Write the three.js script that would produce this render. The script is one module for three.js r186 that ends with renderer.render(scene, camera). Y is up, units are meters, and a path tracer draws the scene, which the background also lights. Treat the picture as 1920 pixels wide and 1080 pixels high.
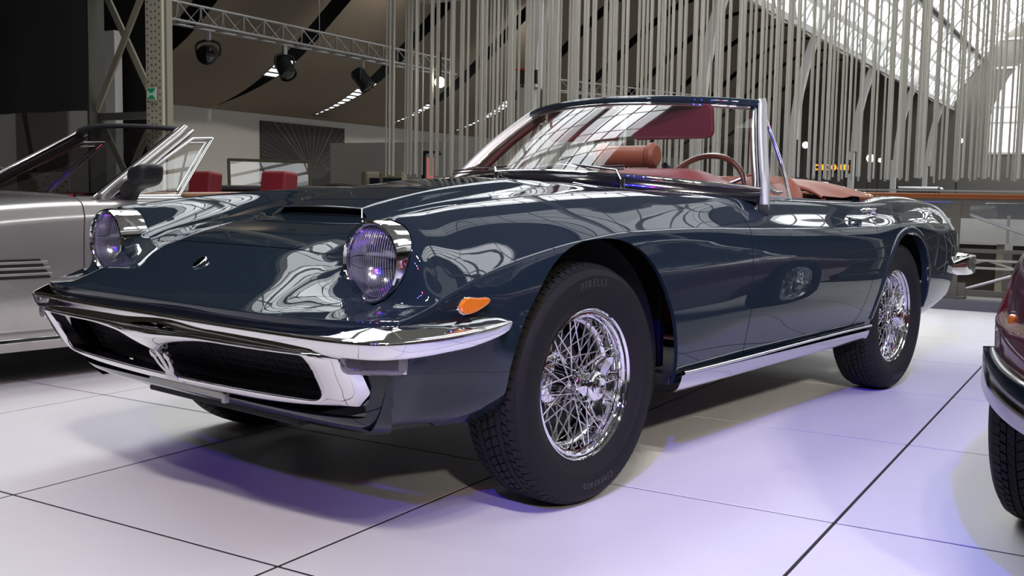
import * as THREE from 'three';
import { mergeGeometries, toCreasedNormals } from 'three/addons/utils/BufferGeometryUtils.js';
import { RoundedBoxGeometry } from 'three/addons/geometries/RoundedBoxGeometry.js';
import { TextGeometry } from 'three/addons/geometries/TextGeometry.js';
import { FontLoader } from 'three/addons/loaders/FontLoader.js';
import { RectAreaLightUniformsLib } from 'three/addons/lights/RectAreaLightUniformsLib.js';
RectAreaLightUniformsLib.init();

// ------------------------------------------------------------------ camera, sky, exposure, large lights
const scene = new THREE.Scene();
const renderer = new THREE.WebGLRenderer({ antialias: true });
renderer.toneMapping = THREE.LinearToneMapping;
renderer.toneMappingExposure = 1.0;
renderer.shadowMap.enabled = true;

// world = axes of the blue car: +x its left side, +z its nose, front axle at z = 0
const camera = new THREE.PerspectiveCamera(2 * Math.atan(540 / 1924.76) * 180 / Math.PI, 16 / 9, 0.05, 300);
{
  const yaw = -0.694725, pitch = -0.089556, roll = 0.017911;
  const F = new THREE.Vector3(Math.sin(yaw) * Math.cos(pitch), Math.sin(pitch), -Math.cos(yaw) * Math.cos(pitch));
  const R0 = new THREE.Vector3(Math.cos(yaw), 0, Math.sin(yaw)), U0 = new THREE.Vector3().crossVectors(R0, F);
  const R = R0.clone().multiplyScalar(Math.cos(roll)).addScaledVector(U0, Math.sin(roll));
  const U = U0.clone().multiplyScalar(Math.cos(roll)).addScaledVector(R0, -Math.sin(roll));
  camera.matrixAutoUpdate = true;
  camera.quaternion.setFromRotationMatrix(new THREE.Matrix4().makeBasis(R, U, F.clone().negate()));
  camera.position.set(2.38688, 0.84464, 2.26741);
}
scene.add(camera);
// the hall: u runs across it, v along it, both turned a little against the car
const HA = -0.15445, D1 = new THREE.Vector3(Math.cos(HA), 0, Math.sin(HA)), D2 = new THREE.Vector3(Math.sin(HA), 0, -Math.cos(HA));
const H = (u, y, v) => new THREE.Vector3(D1.x * u + D2.x * v, y, D1.z * u + D2.z * v);
const HTURN = -HA;                                   // rotation.y of a group whose local x is u and local -z is v

// ------------------------------------------------------------------ helpers
const R = (d) => d * Math.PI / 180, V3 = (x, y, z) => new THREE.Vector3(x, y, z);
const clamp = (x, a = 0, b = 1) => Math.min(b, Math.max(a, x)), lerp = (a, b, t) => a + (b - a) * t;
const sstep = (a, b, x) => { const t = clamp((x - a) / (b - a)); return t * t * (3 - 2 * t); };
let seed = 7; const rnd = () => { seed = (seed * 16807) % 2147483647; return seed / 2147483647; };
const used = new Map();
const numbered = (n) => { const k = used.get(n) || 0; used.set(n, k + 1); return k ? n + '_' + String(k).padStart(3, '0') : n; };
function tag(o, label, category, group) { o.userData.label = label; if (category) o.userData.category = category; if (group) o.userData.group = group; return o; }
function mesh(name, geometry, material, parent = scene, label) {
  const m = new THREE.Mesh(geometry, material);
  m.name = parent === scene ? numbered(name) : partName(name, parent);
  m.castShadow = m.receiveShadow = true; parent.add(m);
  if (label) m.userData.label = label;
  return m;
}
function partName(n, parent) { const k = parent.children.filter((c) => c.userData.base === n || c.name === n || c.name.replace(/_\d{3}$/, '') === n).length; return k ? n + '_' + String(k).padStart(3, '0') : n; }
function part(name, geometries, material, parent, label) { return mesh(name, Array.isArray(geometries) ? join(geometries) : geometries, material, parent, label); }
function thing(name, label, category, pos = [0, 0, 0], turn = 0, group) {
  const g = new THREE.Group(); g.name = numbered(name); scene.add(g); g.position.set(...pos); g.rotation.y = turn; tag(g, label, category, group); return g;
}
function sub(name, parent) { const g = new THREE.Group(); g.name = partName(name, parent); parent.add(g); return g; }
function structure(name, geometries, material, parent = scene) { const m = part(name, geometries, material, parent); if (parent === scene) m.userData.kind = 'structure'; return m; }
function join(list) {
  const gs = list.map((g) => { g = g.index ? g.toNonIndexed() : g; const o = new THREE.BufferGeometry(); o.setAttribute('position', g.attributes.position); o.setAttribute('normal', g.attributes.normal); o.setAttribute('uv', g.attributes.uv || new THREE.BufferAttribute(new Float32Array(g.attributes.position.count * 2), 2)); return o; });
  return gs.length === 1 ? gs[0] : mergeGeometries(gs);
}
const box = (w, h, d, x = 0, y = 0, z = 0, r = 0.006) => (r > 0 ? new RoundedBoxGeometry(w, h, d, 2, Math.min(r, w * 0.49, h * 0.49, d * 0.49)) : new THREE.BoxGeometry(w, h, d)).translate(x, y, z);
const cyl = (r0, r1, h, n = 24) => new THREE.CylinderGeometry(r1, r0, h, n);
function rod(a, b, r, n = 8, r1 = r) {                                        // straight round bar from a to b
  const d = b.clone().sub(a), g = new THREE.CylinderGeometry(r1, r, d.length(), n, 1);
  g.applyQuaternion(new THREE.Quaternion().setFromUnitVectors(V3(0, 1, 0), d.clone().normalize()));
  return g.translate((a.x + b.x) / 2, (a.y + b.y) / 2, (a.z + b.z) / 2);
}
function bar(a, b, w, h, up = V3(0, 1, 0)) {                                  // straight square bar from a to b
  const d = b.clone().sub(a), L = d.length(); d.normalize();
  const x = new THREE.Vector3().crossVectors(up, d); if (x.lengthSq() < 1e-6) x.set(1, 0, 0); x.normalize();
  const y = new THREE.Vector3().crossVectors(d, x);
  const g = new THREE.BoxGeometry(w, h, L); g.applyMatrix4(new THREE.Matrix4().makeBasis(x, y, d));
  return g.translate((a.x + b.x) / 2, (a.y + b.y) / 2, (a.z + b.z) / 2);
}
const tube = (pts, r, n = 40, k = 8, closed = false) => new THREE.TubeGeometry(new THREE.CatmullRomCurve3(pts.map((p) => p.isVector3 ? p : V3(...p)), closed, 'centripetal'), n, r, k, closed);
function lathe(pts, n = 64, axis = 'y') {                                      // pts [[radius, along], ...]
  const g = toCreasedNormals(new THREE.LatheGeometry(pts.map((p) => new THREE.Vector2(Math.max(p[0], 1e-5), p[1])), n), R(40));
  if (axis === 'x') g.rotateZ(-Math.PI / 2); if (axis === 'z') g.rotateX(Math.PI / 2);
  return g;
}
function tab(pts) {                                                            // monotone cubic through [t, value] pairs
  pts = pts.slice().sort((a, b) => a[0] - b[0]);
  const n = pts.length, d = [], m = [];
  for (let i = 0; i < n - 1; i++) d.push((pts[i + 1][1] - pts[i][1]) / (pts[i + 1][0] - pts[i][0]));
  for (let i = 0; i < n; i++) {
    if (i === 0) m.push(d[0]); else if (i === n - 1) m.push(d[n - 2]);
    else if (d[i - 1] * d[i] <= 0) m.push(0);
    else { const h0 = pts[i][0] - pts[i - 1][0], h1 = pts[i + 1][0] - pts[i][0], w1 = 2 * h1 + h0, w2 = h1 + 2 * h0; m.push((w1 + w2) / (w1 / d[i - 1] + w2 / d[i])); }
  }
  return (t) => {
    if (t <= pts[0][0]) return pts[0][1]; if (t >= pts[n - 1][0]) return pts[n - 1][1];
    let i = 0; while (pts[i + 1][0] < t) i++;
    const h = pts[i + 1][0] - pts[i][0], x = (t - pts[i][0]) / h, x2 = x * x, x3 = x2 * x;
    return pts[i][1] * (2 * x3 - 3 * x2 + 1) + h * m[i] * (x3 - 2 * x2 + x) + pts[i + 1][1] * (3 * x2 - 2 * x3) + h * m[i + 1] * (x3 - x2);
  };
}
function grid(P, closedU = false, closedV = false, flip = false) {              // P[i][j] Vector3 -> smooth surface
  const n = P.length, m = P[0].length, pos = [], idx = [], uv = [];
  for (let i = 0; i < n; i++) for (let j = 0; j < m; j++) { pos.push(P[i][j].x, P[i][j].y, P[i][j].z); uv.push(i / (n - 1), j / (m - 1)); }
  for (let i = 0; i < (closedU ? n : n - 1); i++) for (let j = 0; j < (closedV ? m : m - 1); j++) {
    const a = i * m + j, b = ((i + 1) % n) * m + j, c = ((i + 1) % n) * m + (j + 1) % m, d = i * m + (j + 1) % m;
    if (flip) idx.push(a, c, b, a, d, c); else idx.push(a, b, c, a, c, d);
  }
  const g = new THREE.BufferGeometry(); g.setAttribute('position', new THREE.Float32BufferAttribute(pos, 3)); g.setAttribute('uv', new THREE.Float32BufferAttribute(uv, 2)); g.setIndex(idx); g.computeVertexNormals(); return g;
}
function sweep(path, profile, opt = {}) {                                       // profile(i, t) -> [[out, up], ...] closed; path of Vector3, level-ish
  const n = path.length, P = [];
  for (let i = 0; i < n; i++) {
    const a = path[Math.max(0, i - 1)], b = path[Math.min(n - 1, i + 1)], t = b.clone().sub(a).normalize();
    const up = (opt.up || V3(0, 1, 0)).clone(), o = new THREE.Vector3().crossVectors(t, up).normalize(), u = new THREE.Vector3().crossVectors(o, t);
    P.push(profile(i, i / (n - 1)).map(([x, y]) => path[i].clone().addScaledVector(o, x).addScaledVector(u, y)));
  }
  let g = grid(P, false, true); const caps = [];
  if (opt.caps !== false) for (const [row, fl] of [[P[0], false], [P[n - 1], true]]) {
    const c = row.reduce((s, p) => s.add(p), V3(0, 0, 0)).multiplyScalar(1 / row.length), pos = [];
    for (let j = 0; j < row.length; j++) { const p = row[j], q = row[(j + 1) % row.length]; for (const v of fl ? [c, p, q] : [c, q, p]) pos.push(v.x, v.y, v.z); }
    const cg = new THREE.BufferGeometry(); cg.setAttribute('position', new THREE.Float32BufferAttribute(pos, 3)); cg.computeVertexNormals(); caps.push(cg);
  }
  return join([opt.crease ? toCreasedNormals(g, R(opt.crease)) : g, ...caps]);
}
function extrude(pts, depth, bevel = 0, holes = []) {
  const s = new THREE.Shape(pts.map((p) => new THREE.Vector2(...p))); for (const h of holes) s.holes.push(new THREE.Path(h.map((p) => new THREE.Vector2(...p))));
  return new THREE.ExtrudeGeometry(s, { depth, bevelEnabled: bevel > 0, bevelThickness: bevel, bevelSize: bevel, bevelSegments: 2, curveSegments: 12 });
}
function curvePts(pts, n, closed = false, T = 'centripetal') { return new THREE.CatmullRomCurve3(pts.map((p) => p.isVector3 ? p : V3(...p)), closed, T).getSpacedPoints(n); }
function sdPoly(pts) {                                                          // signed distance to a closed outline, negative inside
  const n = pts.length;
  return (x, y) => {
    let d = 1e9, s = 1;
    for (let i = 0, j = n - 1; i < n; j = i++) {
      const [ax, ay] = pts[i], [bx, by] = pts[j], ex = bx - ax, ey = by - ay, wx = x - ax, wy = y - ay, t = clamp((wx * ex + wy * ey) / (ex * ex + ey * ey || 1e-12));
      const dx = wx - ex * t, dy = wy - ey * t; d = Math.min(d, dx * dx + dy * dy);
      const c1 = y >= ay, c2 = y < by, c3 = ex * wy > ey * wx; if ((c1 && c2 && c3) || (!c1 && !c2 && !c3)) s = -s;
    }
    return s * Math.sqrt(d);
  };
}
function smoothPoly(pts, n = 80) { return curvePts(pts.map((p) => [p[0], p[1], 0]), n, true).slice(0, -1).map((p) => [p.x, p.y]); }
function roundPoly(pts, r, k = 6) {                                             // outline with rounded corners; r or a radius per corner
  const out = [], n = pts.length;
  for (let i = 0; i < n; i++) {
    const p = new THREE.Vector2(...pts[i]), a = new THREE.Vector2(...pts[(i + n - 1) % n]).sub(p), b = new THREE.Vector2(...pts[(i + 1) % n]).sub(p);
    const rr = Math.min(Array.isArray(r) ? r[i] : r, a.length() * 0.49, b.length() * 0.49); a.normalize(); b.normalize();
    const s = p.clone().addScaledVector(a, rr), e = p.clone().addScaledVector(b, rr);
    for (let j = 0; j <= k; j++) { const t = j / k, u = 1 - t; out.push([u * u * s.x + 2 * u * t * p.x + t * t * e.x, u * u * s.y + 2 * u * t * p.y + t * t * e.y]); }
  }
  return out;
}
// triangle soup with normals: cut it where f(p) changes sign, keep f > 0; cut edges are returned for rims
function clip(src, f) {
  const { p, n } = src, P = [], N = [], seg = src.seg ? src.seg.filter((s) => f(s[0]) > -1e-5 && f(s[1]) > -1e-5) : [], fv = new Float32Array(p.length / 3), q = V3(0, 0, 0);
  for (let i = 0; i < fv.length; i++) { q.set(p[3 * i], p[3 * i + 1], p[3 * i + 2]); fv[i] = f(q); }
  const put = (v) => { P.push(v[0], v[1], v[2]); N.push(v[3], v[4], v[5]); };
  const at = (i) => [p[3 * i], p[3 * i + 1], p[3 * i + 2], n[3 * i], n[3 * i + 1], n[3 * i + 2]];
  for (let t = 0; t < fv.length; t += 3) {
    const c = (fv[t] > 0) + (fv[t + 1] > 0) + (fv[t + 2] > 0);
    if (c === 0) continue;
    if (c === 3) { put(at(t)); put(at(t + 1)); put(at(t + 2)); continue; }
    const poly = [], cut = [];
    for (let k = 0; k < 3; k++) {
      const i = t + k, j = t + (k + 1) % 3, a = at(i), b = at(j);
      if (fv[i] > 0) poly.push(a);
      if ((fv[i] > 0) !== (fv[j] > 0)) { const s = fv[i] / (fv[i] - fv[j]), v = a.map((x, m) => x + (b[m] - x) * s); poly.push(v); cut.push(v); }
    }
    for (let k = 1; k + 1 < poly.length; k++) { put(poly[0]); put(poly[k]); put(poly[k + 1]); }
    if (cut.length === 2) seg.push([V3(...cut[0]), V3(...cut[1]), V3(cut[0][3], cut[0][4], cut[0][5]), V3(cut[1][3], cut[1][4], cut[1][5])]);
  }
  return { p: P, n: N, seg };
}
const soup = (g) => { g = g.index ? g.toNonIndexed() : g; return { p: Array.from(g.attributes.position.array), n: Array.from(g.attributes.normal.array), seg: [] }; };
function unsoup(s) { const g = new THREE.BufferGeometry(); g.setAttribute('position', new THREE.Float32BufferAttribute(s.p, 3)); g.setAttribute('normal', new THREE.Float32BufferAttribute(s.n, 3)); g.setAttribute('uv', new THREE.Float32BufferAttribute(new Float32Array(s.p.length / 3 * 2), 2)); return g; }
function rim(seg, dir, depth) {                                                 // strip of depth along dir(p, normal) from every cut edge
  const pos = [], nor = [];
  for (const [a, b, na, nb] of seg) {
    const da = dir(a, na).clone().multiplyScalar(depth), db = dir(b, nb).clone().multiplyScalar(depth), c = b.clone().add(db), d = a.clone().add(da);
    const nn = new THREE.Vector3().crossVectors(b.clone().sub(a), da); if (nn.lengthSq() < 1e-16) continue; nn.normalize();
    for (const v of [a, b, c, a, c, d]) { pos.push(v.x, v.y, v.z); nor.push(nn.x, nn.y, nn.z); }
  }
  const g = new THREE.BufferGeometry(); g.setAttribute('position', new THREE.Float32BufferAttribute(pos, 3)); g.setAttribute('normal', new THREE.Float32BufferAttribute(nor, 3)); g.setAttribute('uv', new THREE.Float32BufferAttribute(new Float32Array(pos.length / 3 * 2), 2)); return g;
}
const std = (color, roughness = 0.6, metalness = 0, more = {}) => new THREE.MeshStandardMaterial({ color, roughness, metalness, side: THREE.DoubleSide, ...more });
const phys = (o) => new THREE.MeshPhysicalMaterial({ side: THREE.DoubleSide, ...o });
function canvasTex(w, h, draw, repeat, srgb = true) {
  const c = document.createElement('canvas'); c.width = w; c.height = h; draw(c.getContext('2d'), w, h);
  const t = new THREE.CanvasTexture(c); if (srgb) t.colorSpace = THREE.SRGBColorSpace; t.wrapS = t.wrapT = THREE.RepeatWrapping; if (repeat) t.repeat.set(...repeat); return t;
}
// ------------------------------------------------------------------ car skin: top surface out to a shoulder line, side skin from the shoulder line down all round
// T.keys(s) -> [[x, y], ...] from the centre line to the shoulder; T.shift(s, x) moves a point back in plan; T.wall(p, N, where) -> (y) => offset; T.bottom(p, where)
function carSkin(T) {
  const per = T.per || [6, 5, 7, 8, 9, 9], S = T.stations, top = [];
  for (const s of S) {
    const k = T.keys(s), row = [];
    const ext = [[-k[1][0], k[1][1]], ...k, [2 * k[k.length - 1][0] - k[k.length - 2][0], 2 * k[k.length - 1][1] - k[k.length - 2][1]]].map((q) => V3(q[0], q[1], 0));
    for (let i = 0; i < k.length - 1; i++) {
      const [p0, p1, p2, p3] = ext.slice(i, i + 4);
      const t1 = Math.pow(p0.distanceTo(p1), 0.5) || 1e-3, t2 = Math.pow(p1.distanceTo(p2), 0.5) || 1e-3, t3 = Math.pow(p2.distanceTo(p3), 0.5) || 1e-3;
      for (let j = 0; j < per[i]; j++) {
        let u = j / per[i]; if (i === k.length - 2) u = 1 - Math.pow(1 - u, 1.6);
        const m1 = p2.clone().sub(p1).addScaledVector(p1.clone().sub(p0).multiplyScalar(1 / t1).sub(p2.clone().sub(p0).multiplyScalar(1 / (t1 + t2))), t2);
        const m2 = p2.clone().sub(p1).addScaledVector(p3.clone().sub(p2).multiplyScalar(1 / t3).sub(p3.clone().sub(p1).multiplyScalar(1 / (t2 + t3))), t2);
        const u2 = u * u, u3 = u2 * u;
        row.push(V3(0, 0, 0).addScaledVector(p1, 2 * u3 - 3 * u2 + 1).addScaledVector(m1, u3 - 2 * u2 + u).addScaledVector(p2, 3 * u2 - 2 * u3).addScaledVector(m2, u3 - u2));
      }
    }
    row.push(V3(k[k.length - 1][0], k[k.length - 1][1], 0));
    for (const q of row) q.z = s - T.shift(s, Math.abs(q.x));
    const full = row.slice(1).reverse().map((q) => V3(-q.x, q.y, q.z)).concat(row);      // from the right shoulder over the centre to the left
    top.push(full);
  }
  const n = top.length, m = top[0].length, pos = [], idx = [];
  for (const r of top) for (const q of r) pos.push(q.x, q.y, q.z);
  for (let i = 0; i < n - 1; i++) for (let j = 0; j < m - 1; j++) { const a = i * m + j, b = a + m, c = b + 1, d = a + 1; idx.push(a, d, b, d, c, b); }
  // loop of the rim: nose row left to right of travel, left side back, tail row, right side forward
  const loop = [];                                                              // stations run from nose to tail
  for (let j = 0; j < m; j++) loop.push([0, j]);
  for (let i = 1; i < n; i++) loop.push([i, m - 1]);
  for (let j = m - 2; j >= 0; j--) loop.push([n - 1, j]);
  for (let i = n - 2; i > 0; i--) loop.push([i, 0]);
  const L = loop.length, pts = loop.map(([i, j]) => top[i][j]);
  let N = pts.map((p, i) => { const a = pts[(i + L - 1) % L], b = pts[(i + 1) % L], t = b.clone().sub(a); return V3(-t.z, 0, t.x).normalize(); });
  for (let it = 0; it < (T.soft || 4); it++) N = N.map((v, i) => N[(i + L - 1) % L].clone().add(N[(i + 1) % L]).addScaledVector(v, 1.5).setY(0).normalize());
  const V = [0.012, 0.03, 0.055, 0.09, 0.13, 0.18, 0.23, 0.28, 0.33, 0.38, 0.43, 0.48, 0.53, 0.58, 0.63, 0.68, 0.72, 0.76, 0.8, 0.84, 0.88, 0.92, 0.96, 1], base = pos.length / 3;
  for (let i = 0; i < L; i++) {
    const p = pts[i], nn = N[i].clone(), f = T.wall(p, nn), yb = T.bottom(p, nn);
    for (const v of V) { const y = p.y + (yb - p.y) * v, o = f(y); pos.push(p.x + nn.x * o, y, p.z + nn.z * o); }
  }
  const at = (i, k) => (k < 0 ? loop[i % L][0] * m + loop[i % L][1] : base + (i % L) * V.length + k);
  for (let i = 0; i < L; i++) for (let k = -1; k < V.length - 1; k++) { const a = at(i, k), b = at(i + 1, k), c = at(i + 1, k + 1), d = at(i, k + 1); idx.push(a, d, b, b, d, c); }
  const g = new THREE.BufferGeometry(); g.setAttribute('position', new THREE.Float32BufferAttribute(pos, 3)); g.setIndex(idx); g.computeVertexNormals();
  return soup(g);
}
// ------------------------------------------------------------------ the dark blue open car
const range = (a, b, n) => Array.from({ length: n + 1 }, (_, i) => a + (b - a) * i / n);
const blue = {};
{
  const y0 = tab([[.85, .566], [.845, .573], [.83, .582], [.8, .598], [.75, .624], [.7, .65], [.64, .68], [.594, .702], [.5, .735], [.4, .758], [.3, .775], [.2, .795], [.1, .812], [0, .83], [-.15, .853], [-.3, .872], [-.45, .888], [-.6, .902], [-1, .9], [-1.5, .885], [-2.05, .885], [-2.4, .885], [-2.7, .872], [-3, .848], [-3.3, .822], [-3.5, .80], [-3.56, .788]]);
  const yH = tab([[.85, .566], [.8, .592], [.7, .636], [.6, .686], [.5, .72], [.4, .747], [.3, .772], [.2, .794], [.09, .818], [-.15, .842], [-.4, .86], [-.64, .872], [-1, .876], [-2.05, .87], [-2.6, .876], [-3.1, .842], [-3.5, .80], [-3.56, .786]]);
  const yV = tab([[.85, .566], [.78, .586], [.73, .604], [.69, .624], [.66, .650], [.635, .674], [.605, .696], [.57, .714], [.5, .733], [.4, .764], [.3, .788], [.2, .806], [.09, .827], [-.15, .847], [-.64, .869], [-1.1, .868], [-2.05, .862], [-2.6, .877], [-3.1, .845], [-3.5, .80], [-3.56, .785]]);
  const yC = tab([[.85, .566], [.78, .574], [.71, .580], [.68, .583], [.660, .591], [.649, .635], [.639, .69], [.627, .745], [.615, .774], [.597, .79], [.57, .796], [.5, .802], [.35, .822], [.2, .836], [0, .85], [-.3, .863], [-.5, .869], [-.84, .867], [-1.15, .86], [-2.05, .852], [-2.4, .868], [-2.7, .876], [-3.1, .85], [-3.45, .812], [-3.56, .797]]);
  const yO = tab([[.85, .566], [.75, .574], [.71, .583], [.688, .60], [.672, .64], [.657, .682], [.64, .711], [.615, .727], [.57, .738], [.5, .742], [.35, .771], [.2, .787], [0, .801], [-.3, .815], [-.6, .826], [-.85, .84], [-1.1, .846], [-2.05, .836], [-2.4, .842], [-2.7, .847], [-3.1, .83], [-3.45, .80], [-3.56, .79]]);
  const xK = tab([[.85, .765], [.8, .77], [.5, .772], [.2, .775], [-.5, .785], [-1, .79], [-2, .79], [-2.4, .79], [-3, .768], [-3.3, .735], [-3.45, .7], [-3.56, .665]]);
  const yK = tab([[.85, .566], [.8, .574], [.7, .592], [.6, .616], [.5, .645], [.3, .69], [.05, .73], [-.19, .751], [-.55, .756], [-.95, .748], [-1.5, .742], [-2, .74], [-2.4, .752], [-2.7, .752], [-3, .745], [-3.3, .752], [-3.56, .762]]);
  const side = [[.33, [.785, .80, .806, .79, .755, .67]], [-.45, [.80, .818, .82, .808, .79, .765]], [-1, [.808, .822, .82, .80, .782, .76]], [-2, [.808, .82, .816, .80, .782, .76]], [-2.75, [.805, .805, .80, .78, .75, .70]], [-3.2, [.762, .77, .765, .74, .70, .62]], [-3.5, [.69, .69, .68, .655, .60, .52]]];
  const sideX = [0, 1, 2, 3, 4, 5].map((k) => tab(side.map(([z, v]) => [z, v[k]])));
  blue.keys = (s) => [[0, y0(s)], [.24, lerp(y0(s), yH(s), .3)], [.43, yH(s)], [.505, yV(s)], [.61, yC(s)], [.66, yC(s) - lerp(lerp(.006, .0165, sstep(-1, -.45, s)), (yC(s) - yO(s)) * .36, sstep(.3, .5, s))], [.705, yO(s)], [xK(s), yK(s)]].map(([x, y]) => [x * (s < -2.9 ? lerp(1, xK(s) / .77, .9) : 1), y]).map((q, i) => (i === 7 ? [xK(s), q[1]] : q));
  blue.shift = (s, x) => (s > 0 ? .15 * Math.pow(s / .85, 3) * Math.pow(x / .77, 6) : s < -2.9 ? -.21 * Math.pow((-2.9 - s) / .66, 2) * Math.pow(x / .7, 3) : 0);
  blue.per = [6, 5, 7, 8, 6, 6, 9];
  blue.stations = [...[.85, .848, .845, .84, .832, .82, .805], ...range(.79, .7, 6), ...range(.69, .5, 26), ...range(.48, -.9, 66), ...range(-.93, -2.9, 66), ...range(-2.93, -3.5, 22), -3.52, -3.535, -3.547, -3.555, -3.56];
  const mk = (a) => tab(a);
  blue.wall = (p, N) => {
    const front = mk([[p.y, 0], [p.y - .012, -.004], [.53, -.02], [.50, -.045], [.44, -.05], [.36, -.07], [.31, -.11], [.272, -.19]]);
    const corner = mk([[p.y, 0], [p.y - .012, .004], [.535, -.004], [.5, -.045], [.42, -.058], [.35, -.085], [.3, -.12], [.272, -.18]]);
    const xs = sideX.map((f) => f(p.z)), ys = [.70, .60, .50, .40, .33, .27], k = [[p.y, 0], [p.y - .012, .006]];
    ys.forEach((y, i) => { if (y < p.y - .03) k.push([y, xs[i] - Math.abs(p.x)]); });
    const flank = mk(k), rear = mk([[p.y, 0], [p.y - .01, .003], [.62, -.005], [.5, -.02], [.4, -.09], [.27, -.2]]);
    const wc = sstep(.5, .74, Math.abs(p.x)), ws = sstep(.6, .33, p.z), wr = sstep(-3.4, -3.52, p.z) * sstep(.95, .3, Math.abs(N.x));
    return (y) => { const nose = lerp(front(y), corner(y), wc); return lerp(lerp(nose, flank(y), ws), rear(y), wr); };
  };
  blue.bottom = (p) => .272 + .15 * sstep(-2.72, -3.5, p.z);
}
// ------------------------------------------------------------------ materials
const col = (r, g, b) => new THREE.Color(r, g, b);
const M = {
  navy: phys({ color: col(.012, .0205, .0285), metalness: 0, roughness: .6, specularIntensity: 0, clearcoat: 1, clearcoatRoughness: .012 }),
  chrome: phys({ color: col(.82, .82, .83), metalness: 1, roughness: .04 }),
  steel: phys({ color: col(.42, .42, .41), metalness: 1, roughness: .38 }),
  satin: phys({ color: col(.62, .62, .62), metalness: 1, roughness: .2 }),
  black: std(col(.006, .006, .007), .7), dark: std(col(.02, .02, .021), .55), rubber: phys({ color: col(.009, .0088, .009), roughness: .7, specularIntensity: .5 }), blackGloss: phys({ color: col(.006, .006, .008), roughness: .15, clearcoat: 1, clearcoatRoughness: .03 }),
  glass: phys({ color: col(1, 1, 1), roughness: 0, metalness: 0, transmission: 1, thickness: 0, ior: 1.5 }),
  lens: phys({ color: col(.93, .94, .97), roughness: .07, transmission: 1, thickness: 0, ior: 1.5 }),
  amber: phys({ color: col(.95, .26, .02), roughness: .08, clearcoat: 1, clearcoatRoughness: .02, transmission: .25, thickness: 0 }),
  mirror: phys({ color: col(.8, .8, .82), metalness: 1, roughness: .08 }),
  redLeather: phys({ color: col(.17, .03, .028), roughness: .45 }), tan: phys({ color: col(.23, .062, .025), roughness: .42 }), maroonLeather: phys({ color: col(.11, .012, .02), roughness: .5 }),
  seatRed: phys({ color: col(.2, .012, .016), roughness: .5 }),
  silver: phys({ color: col(.48, .46, .43), metalness: .7, roughness: .3, clearcoat: 1, clearcoatRoughness: .03 }),
  maroon: phys({ color: col(.11, .004, .008), metalness: .2, roughness: .3, clearcoat: 1, clearcoatRoughness: .012 }),
};
// leather grain: fine relief only
{
  const g = canvasTex(256, 256, (c, w, h) => { c.fillStyle = '#888'; c.fillRect(0, 0, w, h); let s = 11; const r = () => (s = (s * 16807) % 2147483647) / 2147483647; for (let i = 0; i < 2600; i++) { const v = 90 + r() * 120 | 0; c.fillStyle = `rgba(${v},${v},${v},.5)`; c.beginPath(); c.arc(r() * w, r() * h, 1 + r() * 3.5, 0, 7); c.fill(); } }, [14, 14], false);
  for (const k of ['redLeather', 'tan', 'maroonLeather', 'seatRed']) { M[k].bumpMap = g; M[k].bumpScale = .0008; }
}
const font = await new FontLoader().loadAsync('fonts/droid/droid_sans_bold.typeface.json');

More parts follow.
